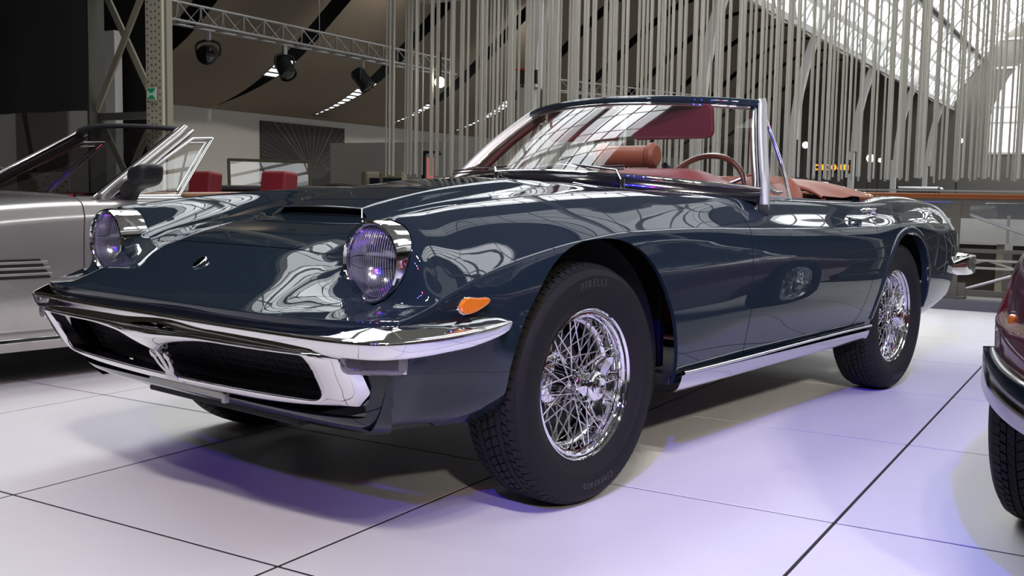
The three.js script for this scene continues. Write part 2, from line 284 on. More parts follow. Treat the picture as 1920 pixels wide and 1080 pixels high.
// ------------------------------------------------------------------ a wire wheel: tyre > tread, lettering; rim; spokes; hub; spinner
const wheelGeo = {};
{
  const tyre = [[.2, -.066], [.206, -.072], [.214, -.077], [.235, -.092], [.262, -.1], [.287, -.1], [.306, -.093], [.317, -.085], [.3235, -.076], [.3255, -.066], [.326, 0], [.3255, .066], [.3235, .076], [.317, .085], [.306, .093], [.300, .0965], [.299, .0962], [.287, .1], [.262, .1], [.246, .0965], [.2445, .0945], [.235, .092], [.214, .077], [.206, .072], [.2, .066], [.19, .05], [.19, -.05], [.2, -.066]];
  wheelGeo.tyre = lathe(tyre, 96, 'x');
  const blocks = [], put = (a0, a1, x0, x1, r0, r1, sk = 0) => {                  // one tread block between angles and across positions, skewed by sk
    const P = [], rr = (x) => .334 - .9 * Math.pow(Math.max(0, Math.abs(x) - .05), 2) / .03 * .3 - .02 * Math.pow(x / .08, 2) * .15, q = (a, x, dr) => { const r = rr(x) - dr; return V3(x, r * Math.cos(a), r * Math.sin(a)); };
    const A = q(a0, x0, 0), B = q(a1, x0, 0), C = q(a1 + sk, x1, 0), D = q(a0 + sk, x1, 0), a = q(a0, x0, .012), b = q(a1, x0, .012), c = q(a1 + sk, x1, .012), d = q(a0 + sk, x1, .012);
    const pos = []; for (const f of [[A, B, C, D], [A, D, d, a], [B, A, a, b], [C, B, b, c], [D, C, c, d]]) for (const i of [0, 1, 2, 0, 2, 3]) pos.push(f[i].x, f[i].y, f[i].z);
    const g = new THREE.BufferGeometry(); g.setAttribute('position', new THREE.Float32BufferAttribute(pos, 3)); g.computeVertexNormals(); blocks.push(g);
  };
  const n = 76, st = 2 * Math.PI / n;
  for (let i = 0; i < n; i++) {
    const a = i * st;
    for (const s of [-1, 1]) {
      put(a, a + st * .8, s * .062, s * .083, 0, 0, st * .1);
      put(a + st * .3, a + st * 1.08, s * .047, s * .0605, 0, 0, st * .25 * s);
      put(a, a + st * .46, s * .0265, s * .0435, 0, 0, st * .5 * s); put(a + st * .5, a + st * .93, s * .0265, s * .0435, 0, 0, st * .5 * s);
      put(a + st * .1, a + st * .94, s * .003, s * .0225, 0, 0, -st * .45 * s);
    }
  }
  wheelGeo.tread = join(blocks);
  wheelGeo.rim = lathe([[.185, -.062], [.207, -.066], [.2085, -.072], [.2, -.068], [.186, -.05], [.172, -.03], [.166, -.012], [.166, .006], [.169, .014], [.176, .018], [.179, .03], [.1815, .044], [.1845, .05], [.188, .0515], [.1895, .056], [.1905, .0645], [.1935, .0675], [.1985, .066], [.2025, .0675], [.2045, .0735], [.207, .0765], [.2092, .0755], [.2095, .072], [.207, .068], [.203, .066], [.19, .05]], 128, 'x');
  wheelGeo.hub = lathe([[.001, -.05], [.075, -.05], [.078, -.044], [.078, -.036], [.07, -.03], [.052, -.024], [.044, -.01], [.041, .02], [.038, .045], [.04, .055], [.037, .062], [.02, .066], [.001, .066]], 48, 'x');
  // spinner: round cap and three curved ears
  const cap = lathe([[.001, .118], [.004, .1185], [.006, .117], [.009, .1185], [.011, .117], [.014, .1185], [.016, .117], [.019, .1185], [.0215, .117], [.024, .1185], [.0265, .118], [.028, .116], [.034, .115], [.0385, .111], [.041, .103], [.041, .095], [.038, .09], [.038, .07], [.04, .062], [.001, .062]], 48, 'x');
  const ears = [0, 1, 2].map((k) => {
    const pr = smoothPoly([[-.027, .024], [-.024, .052], [-.012, .086], [.004, .1], [.017, .09], [.023, .058], [.028, .024]], 40);
    const g = extrude(pr, .01, .003); g.rotateY(Math.PI / 2).rotateX(0); const p = g.attributes.position;
    for (let i = 0; i < p.count; i++) { const r = p.getY(i); p.setX(i, p.getX(i) + .082 + .0 * r + 2.6 * Math.pow(Math.max(0, r - .03), 2)); }
    g.computeVertexNormals(); return g.rotateX(k * 2 * Math.PI / 3 + .55);
  });
  wheelGeo.cap = cap; wheelGeo.ears = ears;
  wheelGeo.drum = lathe([[.001, -.055], [.135, -.055], [.135, -.075], [.14, -.085], [.001, -.085]], 40, 'x');
  // spokes: hub flange angle, rim angle, planes
  wheelGeo.spokes = [];
  for (let i = 0; i < 14; i++) for (const s of [-1, 1]) {
    const a = i * 2 * Math.PI / 14;
    const P = (r, x, t) => V3(x, r * Math.cos(t), r * Math.sin(t));
    wheelGeo.spokes.push([P(.041, .045, a), P(.183, .048, a + s * .62)]);          // outer row
    wheelGeo.spokes.push([P(.073, -.038, a + .17), P(.168, .004, a + .17 + s * .42)]);   // inner row
  }
}
function letters(text, r0, h, mid, x, flipDir) {                                  // raised letters bent round a side wall
  const gs = []; let w = 0; const one = [];
  for (const ch of text) { const g = new TextGeometry(ch, { font, size: h, depth: .0016, curveSegments: 4, bevelEnabled: false }); g.computeBoundingBox(); const adv = (ch === ' ' ? h * .5 : (g.boundingBox.max.x - Math.min(0, g.boundingBox.min.x)) + h * .22); one.push([g, w, adv]); w += adv; }
  for (const [g, at, adv] of one) {
    if (!g.attributes.position || !g.attributes.position.count) continue;
    const p = g.attributes.position;
    for (let i = 0; i < p.count; i++) {
      const lx = p.getX(i) + at - w / 2, ly = p.getY(i), r = flipDir ? r0 + ly : r0 + ly, a = mid - lx / (r0 + h / 2);
      p.setXYZ(i, x + p.getZ(i) - .0 * ly, r * Math.cos(a), r * Math.sin(a));
    }
    g.computeVertexNormals(); gs.push(g.index ? g.toNonIndexed() : g);
  }
  return join(gs);
}
const spokeCache = new Map();
function wheel(parent, x, y, z, side, spin = 0, lettered = true) {
  const w = sub('wheel', parent); w.position.set(x, y, z); if (side < 0) w.rotation.y = Math.PI; 
  const ty = part('tyre', wheelGeo.tyre, M.rubber, w); ty.rotation.x = spin;
  const tr = part('tread', wheelGeo.tread, M.rubber, w); tr.userData.kind = 'stuff';
  part('rim', wheelGeo.rim, M.chrome, w); part('hub', wheelGeo.hub, M.chrome, w); part('brake_drum', wheelGeo.drum, M.dark, w);
  const sp = wheelGeo.spokes; if (!spokeCache.size) sp.forEach((q, i) => spokeCache.set(i, rod(q[0], q[1], .0023, 6)));
  for (let i = 0; i < sp.length; i++) part('spoke', spokeCache.get(i), M.chrome, w);
  const c = part('spinner', [wheelGeo.cap, ...wheelGeo.ears], M.chrome, w); c.rotation.x = spin + .45;
  return w;
}
// ------------------------------------------------------------------ the hall
{
  const P = (u, y, v) => H(u, y, v);
  const W = {
    tile: std(col(.70, .685, .675), .42), joint: std(col(.012, .011, .01), .8), wall: std(col(.62, .60, .56), .85), cream: std(col(.16, .15, .13), .85), drape: std(col(.27, .222, .17), .95),
    blackCloth: std(col(.007, .007, .008), .95), rib: std(col(.62, .61, .58), .55), ironBeige: std(col(.33, .30, .22), .6), plate: std(col(.52, .47, .35), .6), iron: std(col(.1, .095, .08), .6, .2), railIron: std(col(.13, .12, .085), .55), crown: std(col(.30, .29, .265), .85), alu: std(col(.45, .44, .42), .4, .7), grey: std(col(.12, .12, .125), .7), wood: std(col(.36, .16, .045), .35), rope: std(col(.66, .63, .55), .9), brown: std(col(.05, .035, .025), .5), white: std(col(.6, .58, .55), .6),
  };
  // tile surface: faint mottling and fine scuffs
  W.tile.roughnessMap = canvasTex(512, 512, (c, w, h) => { c.fillStyle = 'rgb(0,128,0)'; c.fillRect(0, 0, w, h); let s = 5; const r = () => (s = (s * 16807) % 2147483647) / 2147483647; for (let i = 0; i < 900; i++) { c.fillStyle = `rgba(0,${110 + r() * 60 | 0},0,.25)`; c.beginPath(); c.arc(r() * w, r() * h, 4 + r() * 26, 0, 7); c.fill(); } }, [1, 1], false); W.tile.roughness = .85;
  W.wood.map = canvasTex(512, 64, (c, w, h) => { c.fillStyle = '#a0672c'; c.fillRect(0, 0, w, h); let s = 9; const r = () => (s = (s * 16807) % 2147483647) / 2147483647; for (let i = 0; i < 160; i++) { c.strokeStyle = `rgba(${60 + r() * 40},${30 + r() * 20},10,.25)`; c.lineWidth = .5 + r() * 2; c.beginPath(); const y = r() * h; c.moveTo(0, y); c.bezierCurveTo(w * .3, y + r() * 8 - 4, w * .6, y + r() * 8 - 4, w, y); c.stroke(); } }); W.wood.color.setRGB(1.5, 1.25, 1);
  blue.W = W;
  const hall = (g) => g.rotateY(HTURN);                                       // geometry laid out with x = u, z = -v
  const B = (w, h, d, u, y, v, r = 0) => hall(box(w, h, d, u, y, -v, r));
  // floor: a dark bed, tiles lying on it one by one where they can be told apart, one slab beyond
  const floor = structure('floor', [B(32, .2, 18.0, -2, -.1018, -3)], W.joint);
  {
    const TU = .985, TV = 1.043, U0 = .403, V0 = -.938, gap = .009, tg = hall(new RoundedBoxGeometry(TU - gap, .014, TV - gap, 1, .0018)), seen = [];
    for (let i = -8; i <= 2; i++) for (let j = -2; j <= 6; j++) {
      const u = U0 + (i + .5) * TU, v = V0 + (j + .5) * TV, c = P(u, 0, v), tl = part('tile', tg, W.tile, floor); tl.position.set(c.x, -.007, c.z); tl.rotation.x = (rnd() - .5) * .0006; seen.push([i, j]);
    }
    const uA = U0 - 8 * TU, uB = U0 + 3 * TU, vA = V0 - 2 * TV, vB = V0 + 7 * TV;
    part('floor_slab', [B(uA + 18, .014, 18, (uA - 18) / 2 - .002, -.007, -3), B(14 - uB, .014, 18, (uB + 14) / 2 + .002, -.007, -3), B(uB - uA, .014, vA + 12, (uA + uB) / 2, -.007, (vA - 12) / 2 - .002)], W.tile, floor).userData.kind = 'stuff';
  }
  structure('trim_1', [B(32, .1, .16, -2, .03, 6.28)], W.grey);               // kerb at the end of the platform
  structure('ground', [B(60, .2, 80, 0, -4.1, 36)], W.grey);                   // lower storey beyond the railing
  structure('floor_aisle', [B(12, .3, 54, -12.4, -.15, 33.3)], W.white);
  // long wall on the left with the big print hung on it
  structure('wall_left', [B(.3, 7.2, 78, -18.2, -.6, 26)], W.wall);
  structure('wall_right', [B(.3, 12, 78, 14.2, 2, 26)], std(col(.07, .06, .055), .9));  // out of view, kept dark for the reflections in the car side
  
  // end wall, an arched opening glazed
  const archShape = (u0, u1, y0, cy, r) => { const s = []; const c = (u0 + u1) / 2; s.push([u0, y0], [u1, y0]); for (let i = 0; i <= 24; i++) { const a = i / 24 * Math.PI; s.push([c + (u1 - u0) / 2 * Math.cos(a), cy + r * Math.sin(a)]); } return s; };
  const glowSky = (k) => new THREE.MeshStandardMaterial({ color: 0x000000, roughness: 1, emissive: col(.93, .97, 1), emissiveIntensity: k, side: THREE.DoubleSide });
  const SKY = 1.7;
  W.sky = glowSky(SKY);
  structure('wall_back', [B(34, 18, .3, -2, 5, -13.15)], W.rightWall = std(col(.07, .06, .055), .9));  // out of view behind the camera, kept dark to hold stray light down
  const arch = archShape(-4, 8, 3.15, 3.9, 5.6);
  {
    const g = extrude([[-18, -4], [14, -4], [14, 16], [-18, 16]], .3, 0, [arch.slice().reverse()]).translate(0, 0, -50.3); structure('wall_end', [hall(g)], W.cream);
    const win = structure('window_1', [hall(extrude(arch, .04).translate(0, 0, -50.4))], W.sky);
    const bars = []; for (let u = -4; u <= 8.01; u += 1.5) bars.push(B(.09, 7, .12, u, 6.5, 50)); for (const y of [3.2, 4.6, 5.3, 7.1, 8.4]) bars.push(B(12, .1, .1, 2, y, 50));
    bars.forEach((b) => part('window_bar', b, W.rib, win));
  }
  // the vault: ribs, glazing between them on the left haunch, unseen glazing on right and crown
  const UC = 2, YC = 2.5, RV = 8, pt = (a, v, r = RV) => P(UC - r * Math.cos(a), YC + r * Math.sin(a), v);
  const ribV = []; for (let v = -10.1; v < 62; v += 7.1) ribV.push(v);
  const ribShape = (r0, r1) => { const o = []; for (let i = 0; i <= 40; i++) { const a = i / 40 * Math.PI; o.push([UC - r1 * Math.cos(a), YC + r1 * Math.sin(a)]); } for (let i = 40; i >= 0; i--) { const a = i / 40 * Math.PI; o.push([UC - r0 * Math.cos(a), YC + r0 * Math.sin(a)]); } return o; };
  const ribGeo = hall(extrude(ribShape(RV - .14, RV + .06), .22).translate(0, 0, -.11));
  const post = hall(box(.2, 6.5, .2, 0, -.75, 0, .01)), ORD = ['first', 'second', 'third', 'fourth', 'fifth', 'sixth', 'seventh', 'eighth', 'ninth', 'tenth', 'eleventh', 'twelfth', 'thirteenth', 'fourteenth', 'fifteenth', 'sixteenth', 'seventeenth', 'eighteenth'];
  let nr = 0;
  for (const v of ribV) {
    if (v < 5) { structure('beam_' + (++nr), v > 0 ? hall(extrude(ribShape(RV - .14, RV + .06).filter(([u, y]) => y > 5.6), .22).translate(0, 0, -.11)).translate(D2.x * v, 0, D2.z * v) : ribGeo.clone().translate(D2.x * v, 0, D2.z * v), W.rib); continue; }
    const r = thing('arch_rib', ORD[Math.round((v - 11.1) / 7.1)] + ' pale iron roof rib counted from the near end of the rope curtain', 'roof rib', [D2.x * v, 0, D2.z * v], 0, 'iron roof ribs of the hall');
    part('arch', ribGeo, W.rib, r);
    for (const u of [-6.04, 10.04]) if (v > 5 || u > 0) { const m = part('post', post, W.rib, r); m.position.copy(P(u, 0, 0)); }
  }
  const NG = 4; let wn = 1;
  for (const [side, b0, b1, kE, kL, vS] of [[0, 21, 37.5, 2.4, 1.6, 1], [1, 21, 33, .5, .4, 6], [0, 39, 58, 4, 3.6, -4.3], [1, 43, 56, 3.4, 3, -.5], [0, 84.5, 103, 1.4, .3, 5]]) {  // upper, right and crown bands: mostly out of view, placed for car reflections
    const a0 = R(b0), a1 = R(b1), A = (t) => { const a = lerp(a0, a1, t); return side ? Math.PI - a : a; };
    const rows = range(0, 1, NG).map(A), win = structure('window_' + (++wn), [grid(rows.map((a) => [pt(a, vS, RV + .15), pt(a, 62, RV + .15)]))], glowSky(kE)); structure('ceiling_haunch_' + wn, [grid(rows.map((a) => [pt(a, -13, RV + .15), pt(a, vS, RV + .15)]))], W.crown);
    for (const a of rows) part('purlin', bar(pt(a, vS, RV + .06), pt(a, 62, RV + .06), .07, .07), W.rib, win);
    for (let v = vS + .7; v < 62; v += 1.42) part('glazing_bar', tube(range(0, 1, 6).map((t) => pt(A(t), v, RV + .06)), .032, 8, 4), W.rib, win);
    if (b0 < 30) {                                                             // lattice girder along the foot of the glazing
      const y0 = YC + RV * Math.sin(a0) - .1, u0 = side ? UC + RV * Math.cos(a0) : UC - RV * Math.cos(a0), du = side ? -.12 : .12;
      part('girder_chord', B(.1, .12, 75, u0, y0, 24.5), W.rib, win); part('girder_chord', B(.1, .12, 75, u0 + du, y0 + .75, 24.5), W.rib, win);
      for (let v = -12; v < 60; v += 1.775) { part('lattice', bar(P(u0, y0, v), P(u0 + du, y0 + .75, v + .89), .05, .05), W.rib, win); part('lattice', bar(P(u0 + du, y0 + .75, v + .89), P(u0, y0, v + 1.775), .05, .05), W.rib, win); }
    }
    const am = A(.5), ext = 2 * (RV + .1) * Math.sin((a1 - a0) / 2) * .96;     // light of that glazing, just inside the panes
    for (const [v0, v1] of [[vS + .3, 16], [16, 38], [38, 60]]) {
      const L = new THREE.RectAreaLight(col(.95, .98, 1), kL, ext, v1 - v0), c = pt(am, (v0 + v1) / 2, RV + .11), t = P(UC, YC, (v0 + v1) / 2);
      const zAxis = c.clone().sub(t).normalize(), yAxis = P(0, 0, 1).normalize(), xAxis = new THREE.Vector3().crossVectors(yAxis, zAxis);
      L.position.copy(c); L.quaternion.setFromRotationMatrix(new THREE.Matrix4().makeBasis(xAxis, yAxis, zAxis)); scene.add(L);
    }
  }
  const a0 = R(21), a1 = R(57);
  for (const sd of [0, 1]) structure('ceiling_band_' + (sd + 1), [grid(range(R(37.2), R(sd ? 42.8 : 39.2), 4).map((a) => [pt(sd ? Math.PI - a : a, -13, RV + .12), pt(sd ? Math.PI - a : a, 62, RV + .12)]))], W.crown);
  structure('ceiling', [grid(range(a1 + .01, R(84.3), 12).map((a) => [pt(a, -13, RV + .12), pt(a, 62, RV + .12)])), grid(range(R(103.2), Math.PI - a1 + .02, 12).map((a) => [pt(a, -13, RV + .12), pt(a, 62, RV + .12)]))], W.crown);
  structure('ceiling_spandrel', [grid([[P(UC + RV * Math.cos(a0) + .1, YC + RV * Math.sin(a0) - .1, -13), P(UC + RV * Math.cos(a0) + .1, YC + RV * Math.sin(a0) - .1, 62)], [P(14.2, 6.2, -13), P(14.2, 6.2, 62)]])], W.cream);
  // the draped ceiling of the left aisle: separate lengths of cloth with dark gaps between
  {
    const prof = curvePts([[-18.05, 2.9, 0], [-17, 3.25, 0], [-16.2, 3.65, 0], [-15.4, 4.2, 0], [-14.7, 4.75, 0], [-13.9, 5.4, 0], [-12.6, 6.5, 0], [-11, 7.4, 0], [-9.3, 7.5, 0], [-7.8, 6.8, 0], [-6.3, 5.75, 0]], 44);
    let k = 0; for (let v = 1.9; v < 62; v += 3.5, k++) {
      const w0 = v + .0, w1 = v + 3.5, n = 10;
      const rows = prof.map((q, i) => { const f = sstep(0, 10, i), gapw = .55 * f * sstep(44, 38, i) + .01; return range(0, 1, n).map((t) => { const s = lerp(w0 + gapw, w1 - gapw * .0 - .01, t); return P(q.x, q.y - .16 * Math.sin(Math.PI * t) * f, s); }); });
      tag(mesh('ceiling_drape', grid(rows), W.drape), ORD[k] + ' brown cloth length from the left draped under the aisle ceiling', 'ceiling drape', 'cloth lengths of the draped aisle ceiling');
    }
    // roof sheet coloured black for the dark space above the cloth with bright window strips low down
    structure('ceiling_aisle', [grid(prof.map((q, i) => [P(q.x - .2, q.y + 1.0, -13), P(q.x - .2, q.y + 1.0, 62)])), grid([[P(-18.1, 3.0, -13), P(-18.1, 3.0, 62)], [P(-18.25, 4.0, -13), P(-18.25, 4.0, 62)]])], W.blackCloth);
    structure('ceiling_front', [grid(prof.map((q) => [P(q.x, q.y + .1, -13), P(q.x, q.y + .1, 1.85)]))], W.drape);
    let n = 0; for (const [k, i0, i1] of [[4, 6.3, 8.4], [5, 1, 7.4], [6, 1, 5.6], [7, 1, 8], [8, 1, 8], [9, 2, 8]]) {
      const v = 1.9 + k * 3.5, at = (t) => { const i = Math.min(43, Math.floor(t)), f = t - i; return prof[i].clone().lerp(prof[i + 1], f); };
      const win = structure('window_' + (10 + n++), [grid(range(i0, i1, 12).map((t) => { const q = at(t); return [P(q.x, q.y + .03, v - .12), P(q.x, q.y + .03, v + .7)]; }))], W.sky);
      for (let t = i0; t <= i1 + .01; t += .55) { const q = at(t); part('window_bar', bar(P(q.x, q.y + .01, v - .12), P(q.x, q.y + .01, v + .7), .035, .03), W.blackCloth, win); }
    }
  }
  // string curtain
  {
    const sc = thing('string_curtain', 'curtain of long pale ropes hanging from the roof behind the cars', 'string curtain', [0, 0, 0]);
    const gs = [0, 1, 2].map((i) => hall(new THREE.CylinderGeometry(.0115 + i * .0035, .0115 + i * .0035, 1, 6)));
    const ends = hall(new THREE.ConeGeometry(.03, .1, 6));
    const add = (u, v, k, y0) => { const o = P(u, 0, v), L = 3.7 - y0, m = part('rope', gs[k], W.rope, sc); m.scale.y = L; m.position.set(o.x, y0 + L / 2, o.z); };
    let u = -7.05; while (u < 3.6) { add(u, 9 + (rnd() - .5) * .3, Math.floor(rnd() * 3), 1.08 + rnd() * .05); u += .038 + rnd() * .042; }
    u = -6; while (u < 3.6) { add(u, 9.9 + rnd() * .4, Math.floor(rnd() * 3), 1.08 + rnd() * .05); u += .06 + rnd() * .095; }
    for (const v of [9, 10.1]) part('rail', bar(P(-7.3, 3.74, v), P(3.8, 3.74, v), .36, .06), W.alu, sc); for (const u of [-5.2, -1.5, 2]) part('hanger', rod(P(u, 3.75, 9.5), P(u, YC + Math.sqrt(RV * RV - (u - UC) ** 2) - .15, 9.5), .008, 5), W.alu, sc);
  }
  // railing at the end of the platform
  {
    const rl = thing('railing', 'steel railing with a wooden handrail at the edge of the platform', 'railing', [0, 0, 0]);
    part('handrail', B(11, .045, .11, .5, .905, 6.36, .015), W.wood, rl, 'wooden handrail');
    part('rail_flat', B(11, .02, .07, .5, .872, 6.36), W.railIron, rl);
    for (const u of [-4.8, -3, -1.1, .8, 2.7, 4.6]) {
      part('post', B(.075, .86, .018, u, .43, 6.34), W.railIron, rl); part('post_web', B(.018, .86, .075, u, .43, 6.39), W.railIron, rl); part('foot_plate', B(.2, .02, .16, u, .09, 6.37), W.railIron, rl);
      for (const y of [.79, .16]) part('gusset', B(.2, .1, .012, u, y, 6.345), W.railIron, rl);
      part('brace', rod(P(u + .1, .76, 6.36), P(u + 1.78, .16, 6.36), .013), W.alu, rl); part('brace', rod(P(u + .1, .16, 6.39), P(u + 1.78, .76, 6.39), .013), W.alu, rl);
    }
    part('lower_rail', B(11, .05, .03, .5, .13, 6.36), W.railIron, rl); part('middle_rail', B(11, .03, .03, .5, .47, 6.39), W.railIron, rl);
  }
  blue.ORD = ORD; blue.hall = hall; blue.HB = B; blue.HP = P;
}
{
  // ---- skin cut into panels
  const full = carSkin(blue);
  const F_ARCH = smoothPoly([[-.475, .15], [-.466, .255], [-.405, .417], [-.335, .56], [-.24, .68], [-.12, .728], [0, .731], [.1, .714], [.195, .665], [.269, .597], [.325, .528], [.355, .44], [.35, .36], [.335, .29], [.33, .15]], 120);
  const R_ARCH = smoothPoly([[-2.02, .1], [-2.028, .321], [-2.083, .481], [-2.165, .605], [-2.26, .68], [-2.343, .704], [-2.42, .71], [-2.5, .697], [-2.61, .635], [-2.675, .547], [-2.715, .45], [-2.75, .35], [-2.78, .1]], 120);
  const DOOR = roundPoly([[-.885, .325], [-.86, .5], [-.862, .64], [-.895, .76], [-.93, .93], [-2.12, .93], [-2.04, .75], [-1.99, .6], [-1.86, .335]], [.02, .15, .1, .06, .001, .001, .06, .1, .1], 8);
  const fa = sdPoly(F_ARCH), ra = sdPoly(R_ARCH), dr = sdPoly(DOOR);
  const BONNET = roundPoly([[-.44, -.60], [-.30, -.555], [0, -.535], [.30, -.555], [.44, -.60], [.455, -.2], [.45, .2], [.43, .585], [0, .605], [-.43, .585], [-.45, .2], [-.455, -.2]], [.03, .1, .2, .1, .03, .3, .3, .05, .5, .05, .3, .3], 8), bo = sdPoly(BONNET);
  const wsZ = (x) => -.70 - .36 * Math.pow(Math.abs(x) / .74, 2.2);
  const TUB = roundPoly([[.655, -2.1], [.66, -1.1], [.5, wsZ(.5) - .03], [.25, wsZ(.25) - .03], [0, wsZ(0) - .03], [-.25, wsZ(.25) - .03], [-.5, wsZ(.5) - .03], [-.66, -1.1], [-.655, -2.1], [-.56, -2.34], [0, -2.40], [.56, -2.34]], [.1, .08, .2, .2, .2, .2, .2, .08, .1, .2, .3, .2], 8), tb = sdPoly(TUB);
  const BOOT = roundPoly([[-.5, -2.62], [.5, -2.62], [.46, -3.4], [0, -3.45], [-.46, -3.4]], [.06, .06, .08, .3, .08], 8), bt = sdPoly(BOOT);
  const GR = roundPoly([[-.65, .325], [.65, .325], [.65, .49], [-.65, .49]], .03, 5), gr = sdPoly(GR);
  const LX = .6, LY = .684, LZ = .646;
  let s = full;
  const far = (p) => Math.abs(p.x) > .45;
  s = clip(s, (p) => far(p) ? fa(p.z, p.y) : 1); s = clip(s, (p) => far(p) ? ra(p.z, p.y) : 1);
  const archSeg = s.seg; s.seg = [];
  s = clip(s, (p) => p.y > .6 ? tb(p.x, p.z) : 1); const tubSeg = s.seg; s.seg = [];
  s = clip(s, (p) => (p.z > .3 && p.y < .52 ? gr(p.x, p.y) : 1)); const grSeg = s.seg; s.seg = [];
  s = clip(s, (p) => (p.z > LZ - .086 && p.z < LZ + .012 ? Math.hypot(Math.abs(p.x) - LX, p.y - LY) - .1015 : 1)); const lampSeg = s.seg; s.seg = [];
  // sill line: the side skin stops above the rocker
  s = clip(s, (p) => (p.z < -.3 && p.z > -2.2 && p.y < .45 ? p.y - .318 : 1)); s.seg = [];
  const g = .0022, topSide = (p) => p.y > .5;
  let body = clip(s, (p) => far(p) || p.y < .6 ? dr(p.z, p.y) - g : 1); const doorSeg = body.seg; body.seg = [];
  body = clip(body, (p) => topSide(p) ? bo(p.x, p.z) - g : 1); const bonSeg = body.seg; body.seg = [];
  body = clip(body, (p) => topSide(p) ? bt(p.x, p.z) - g : 1); const bootSeg = body.seg;
  const doorL = clip(s, (p) => p.x > .4 ? -dr(p.z, p.y) - g : -1), doorR = clip(s, (p) => p.x < -.4 ? -dr(p.z, p.y) - g : -1);
  const bonnet = clip(s, (p) => topSide(p) ? -bo(p.x, p.z) - g : -1), boot = clip(s, (p) => topSide(p) ? -bt(p.x, p.z) - g : -1);
  const inward = (p, n) => n.clone().negate(), side = (p) => V3(-Math.sign(p.x), 0, 0), down = () => V3(0, -1, 0);
  const car = thing('car', 'dark navy blue open two-seat sports car with wire wheels in the middle of the floor', 'car'); blue.car = car;
  part('body', [unsoup(body), rim(archSeg, side, .012), rim(tubSeg, down, .05), rim(grSeg, () => V3(0, 0, -1), .03), rim(lampSeg, () => V3(0, 0, -1), .05), rim(doorSeg, inward, .02), rim(bonSeg, inward, .02), rim(bootSeg, inward, .02)], M.navy, car);
  const dL = part('door', [unsoup(doorL), rim(doorL.seg, inward, .02)], M.navy, car), dR = part('door', [unsoup(doorR), rim(doorR.seg, inward, .02)], M.navy, car);
  const bn = part('bonnet', [unsoup(bonnet), rim(bonnet.seg, inward, .02)], M.navy, car), bl = part('boot_lid', [unsoup(boot), rim(boot.seg, inward, .02)], M.navy, car);
  // ---- wheel wells, floor pan and bulkheads: black, behind every opening
  for (const k of [-1, 1]) for (const z of [-.05, -2.4]) {
    const arc = range(-.02, Math.PI + .32, 32).map((a) => [z + .415 * Math.cos(a), .33 + (z < -1 ? .385 : .405) * Math.sin(a)]), rows = arc.map(([zz, y]) => [V3(k * .33, y, zz), V3(k * .70, y, zz)]), wall = arc.map(([zz, y]) => [V3(k * .33, y, zz), V3(k * .33, .29, zz)]);
    part('wheel_arch_liner', [grid(rows), grid(wall)], M.black, car);
  }
  part('floor_pan', [box(1.46, .03, 1.5, 0, .275, -1.25), box(.7, .03, 1.2, 0, .27, .05), box(.74, .03, 1.2, 0, .29, -2.6), box(.9, .16, .05, 0, .40, .62), box(1.1, .2, .04, 0, .42, .56), box(1.3, .5, .03, 0, .55, -.58), box(1.3, .5, .03, 0, .52, -2.12)], M.black, car);
  // ---- bonnet bulge with its intake
  {
    const P = [], Q = [], zs = range(.29, -.545, 44);
    const w1 = tab([[.29, .175], [.1, .19], [-.2, .205], [-.545, .2]]), w2 = tab([[.29, .2], [.1, .235], [-.2, .265], [-.545, .27]]), hh = tab([[.29, .024], [.2, .03], [0, .034], [-.25, .032], [-.45, .018], [-.545, .002]]);
    const base = (x, z) => { const k = blue.keys(z); for (let i = 0; i < k.length - 1; i++) if (x <= k[i + 1][0]) { const t = (x - k[i][0]) / (k[i + 1][0] - k[i][0]), u = t * t * (3 - 2 * t); return lerp(k[i][1], k[i + 1][1], u); } return k[7][1]; };
    const at = (x, z, lift) => V3(x, base(Math.abs(x), z) + lift, z);
    for (const z of zs) {
      const a = w1(z), b = w2(z), h = hh(z), row = [];
      for (let j = -18; j <= 18; j++) { const t = j / 18, x = t * b, ax = Math.abs(x); const l = ax < a ? h * (1 + .12 * (1 - (ax / a) ** 2)) : h * (1 - sstep(a, b, ax)); row.push(at(x, z, l - .001)); }
      P.push(row);
    }
    blue.bonnetY = base;
    part('bulge', grid(P, false, false, true), M.navy, bn);
    // lip of the intake: bright edge, black sheets behind it stand in for the dark inside
    const lip = range(-1, 1, 30).map((t) => at(t * .178, .291, hh(.29) * (1 + .12 * (1 - t * t)))), foot = range(-1, 1, 30).map((t) => at(t * .195, .292, .003));
    const lipBar = new THREE.TubeGeometry(new THREE.CatmullRomCurve3(lip), 40, .0026, 6); 
    part('intake_trim', [lipBar, ...[-1, 1].map((k) => rod(lip[k < 0 ? 0 : 30], at(k * .205, .315, .002), .0026, 6))], M.chrome, bn);
    part('intake_dark', grid([lip.map((q) => q.clone().add(V3(0, -.002, -.05))), foot.map((q) => q.clone().add(V3(0, -.004, -.05)))]), M.black, bn);
    part('intake_dark_floor', grid([range(-1, 1, 20).map((t) => at(t * .18, .285, .0022)), range(-1, 1, 20).map((t) => at(t * .18, .24, .0022))]), M.black, bn);
  }
  // ---- lamps
  for (const k of [1, -1]) {
    const h = sub('headlamp', car); h.position.set(k * LX, LY, LZ);
    part('bezel', lathe([[.0995, -.09], [.1, -.03], [.0985, -.008], [.096, -.002], [.0915, 0], [.087, -.004], [.085, -.012], [.085, -.03]], 72, 'z'), M.chrome, h);
    // domed glass with vertical flutes pressed into it
    const P = range(-.0855, .0855, 170).map((x) => range(-1, 1, 26).map((t) => { const hm = Math.sqrt(Math.max(0, .086 ** 2 - x * x)), y = t * hm, r2 = (x * x + y * y) / .086 ** 2, q = Math.abs(y) > .012 && Math.abs(y) < .018 ? .3 : 1; return V3(x, y, -.012 + .022 * (1 - r2) + .0017 * q * Math.cos(x / .0068 * 2 * Math.PI)); }));
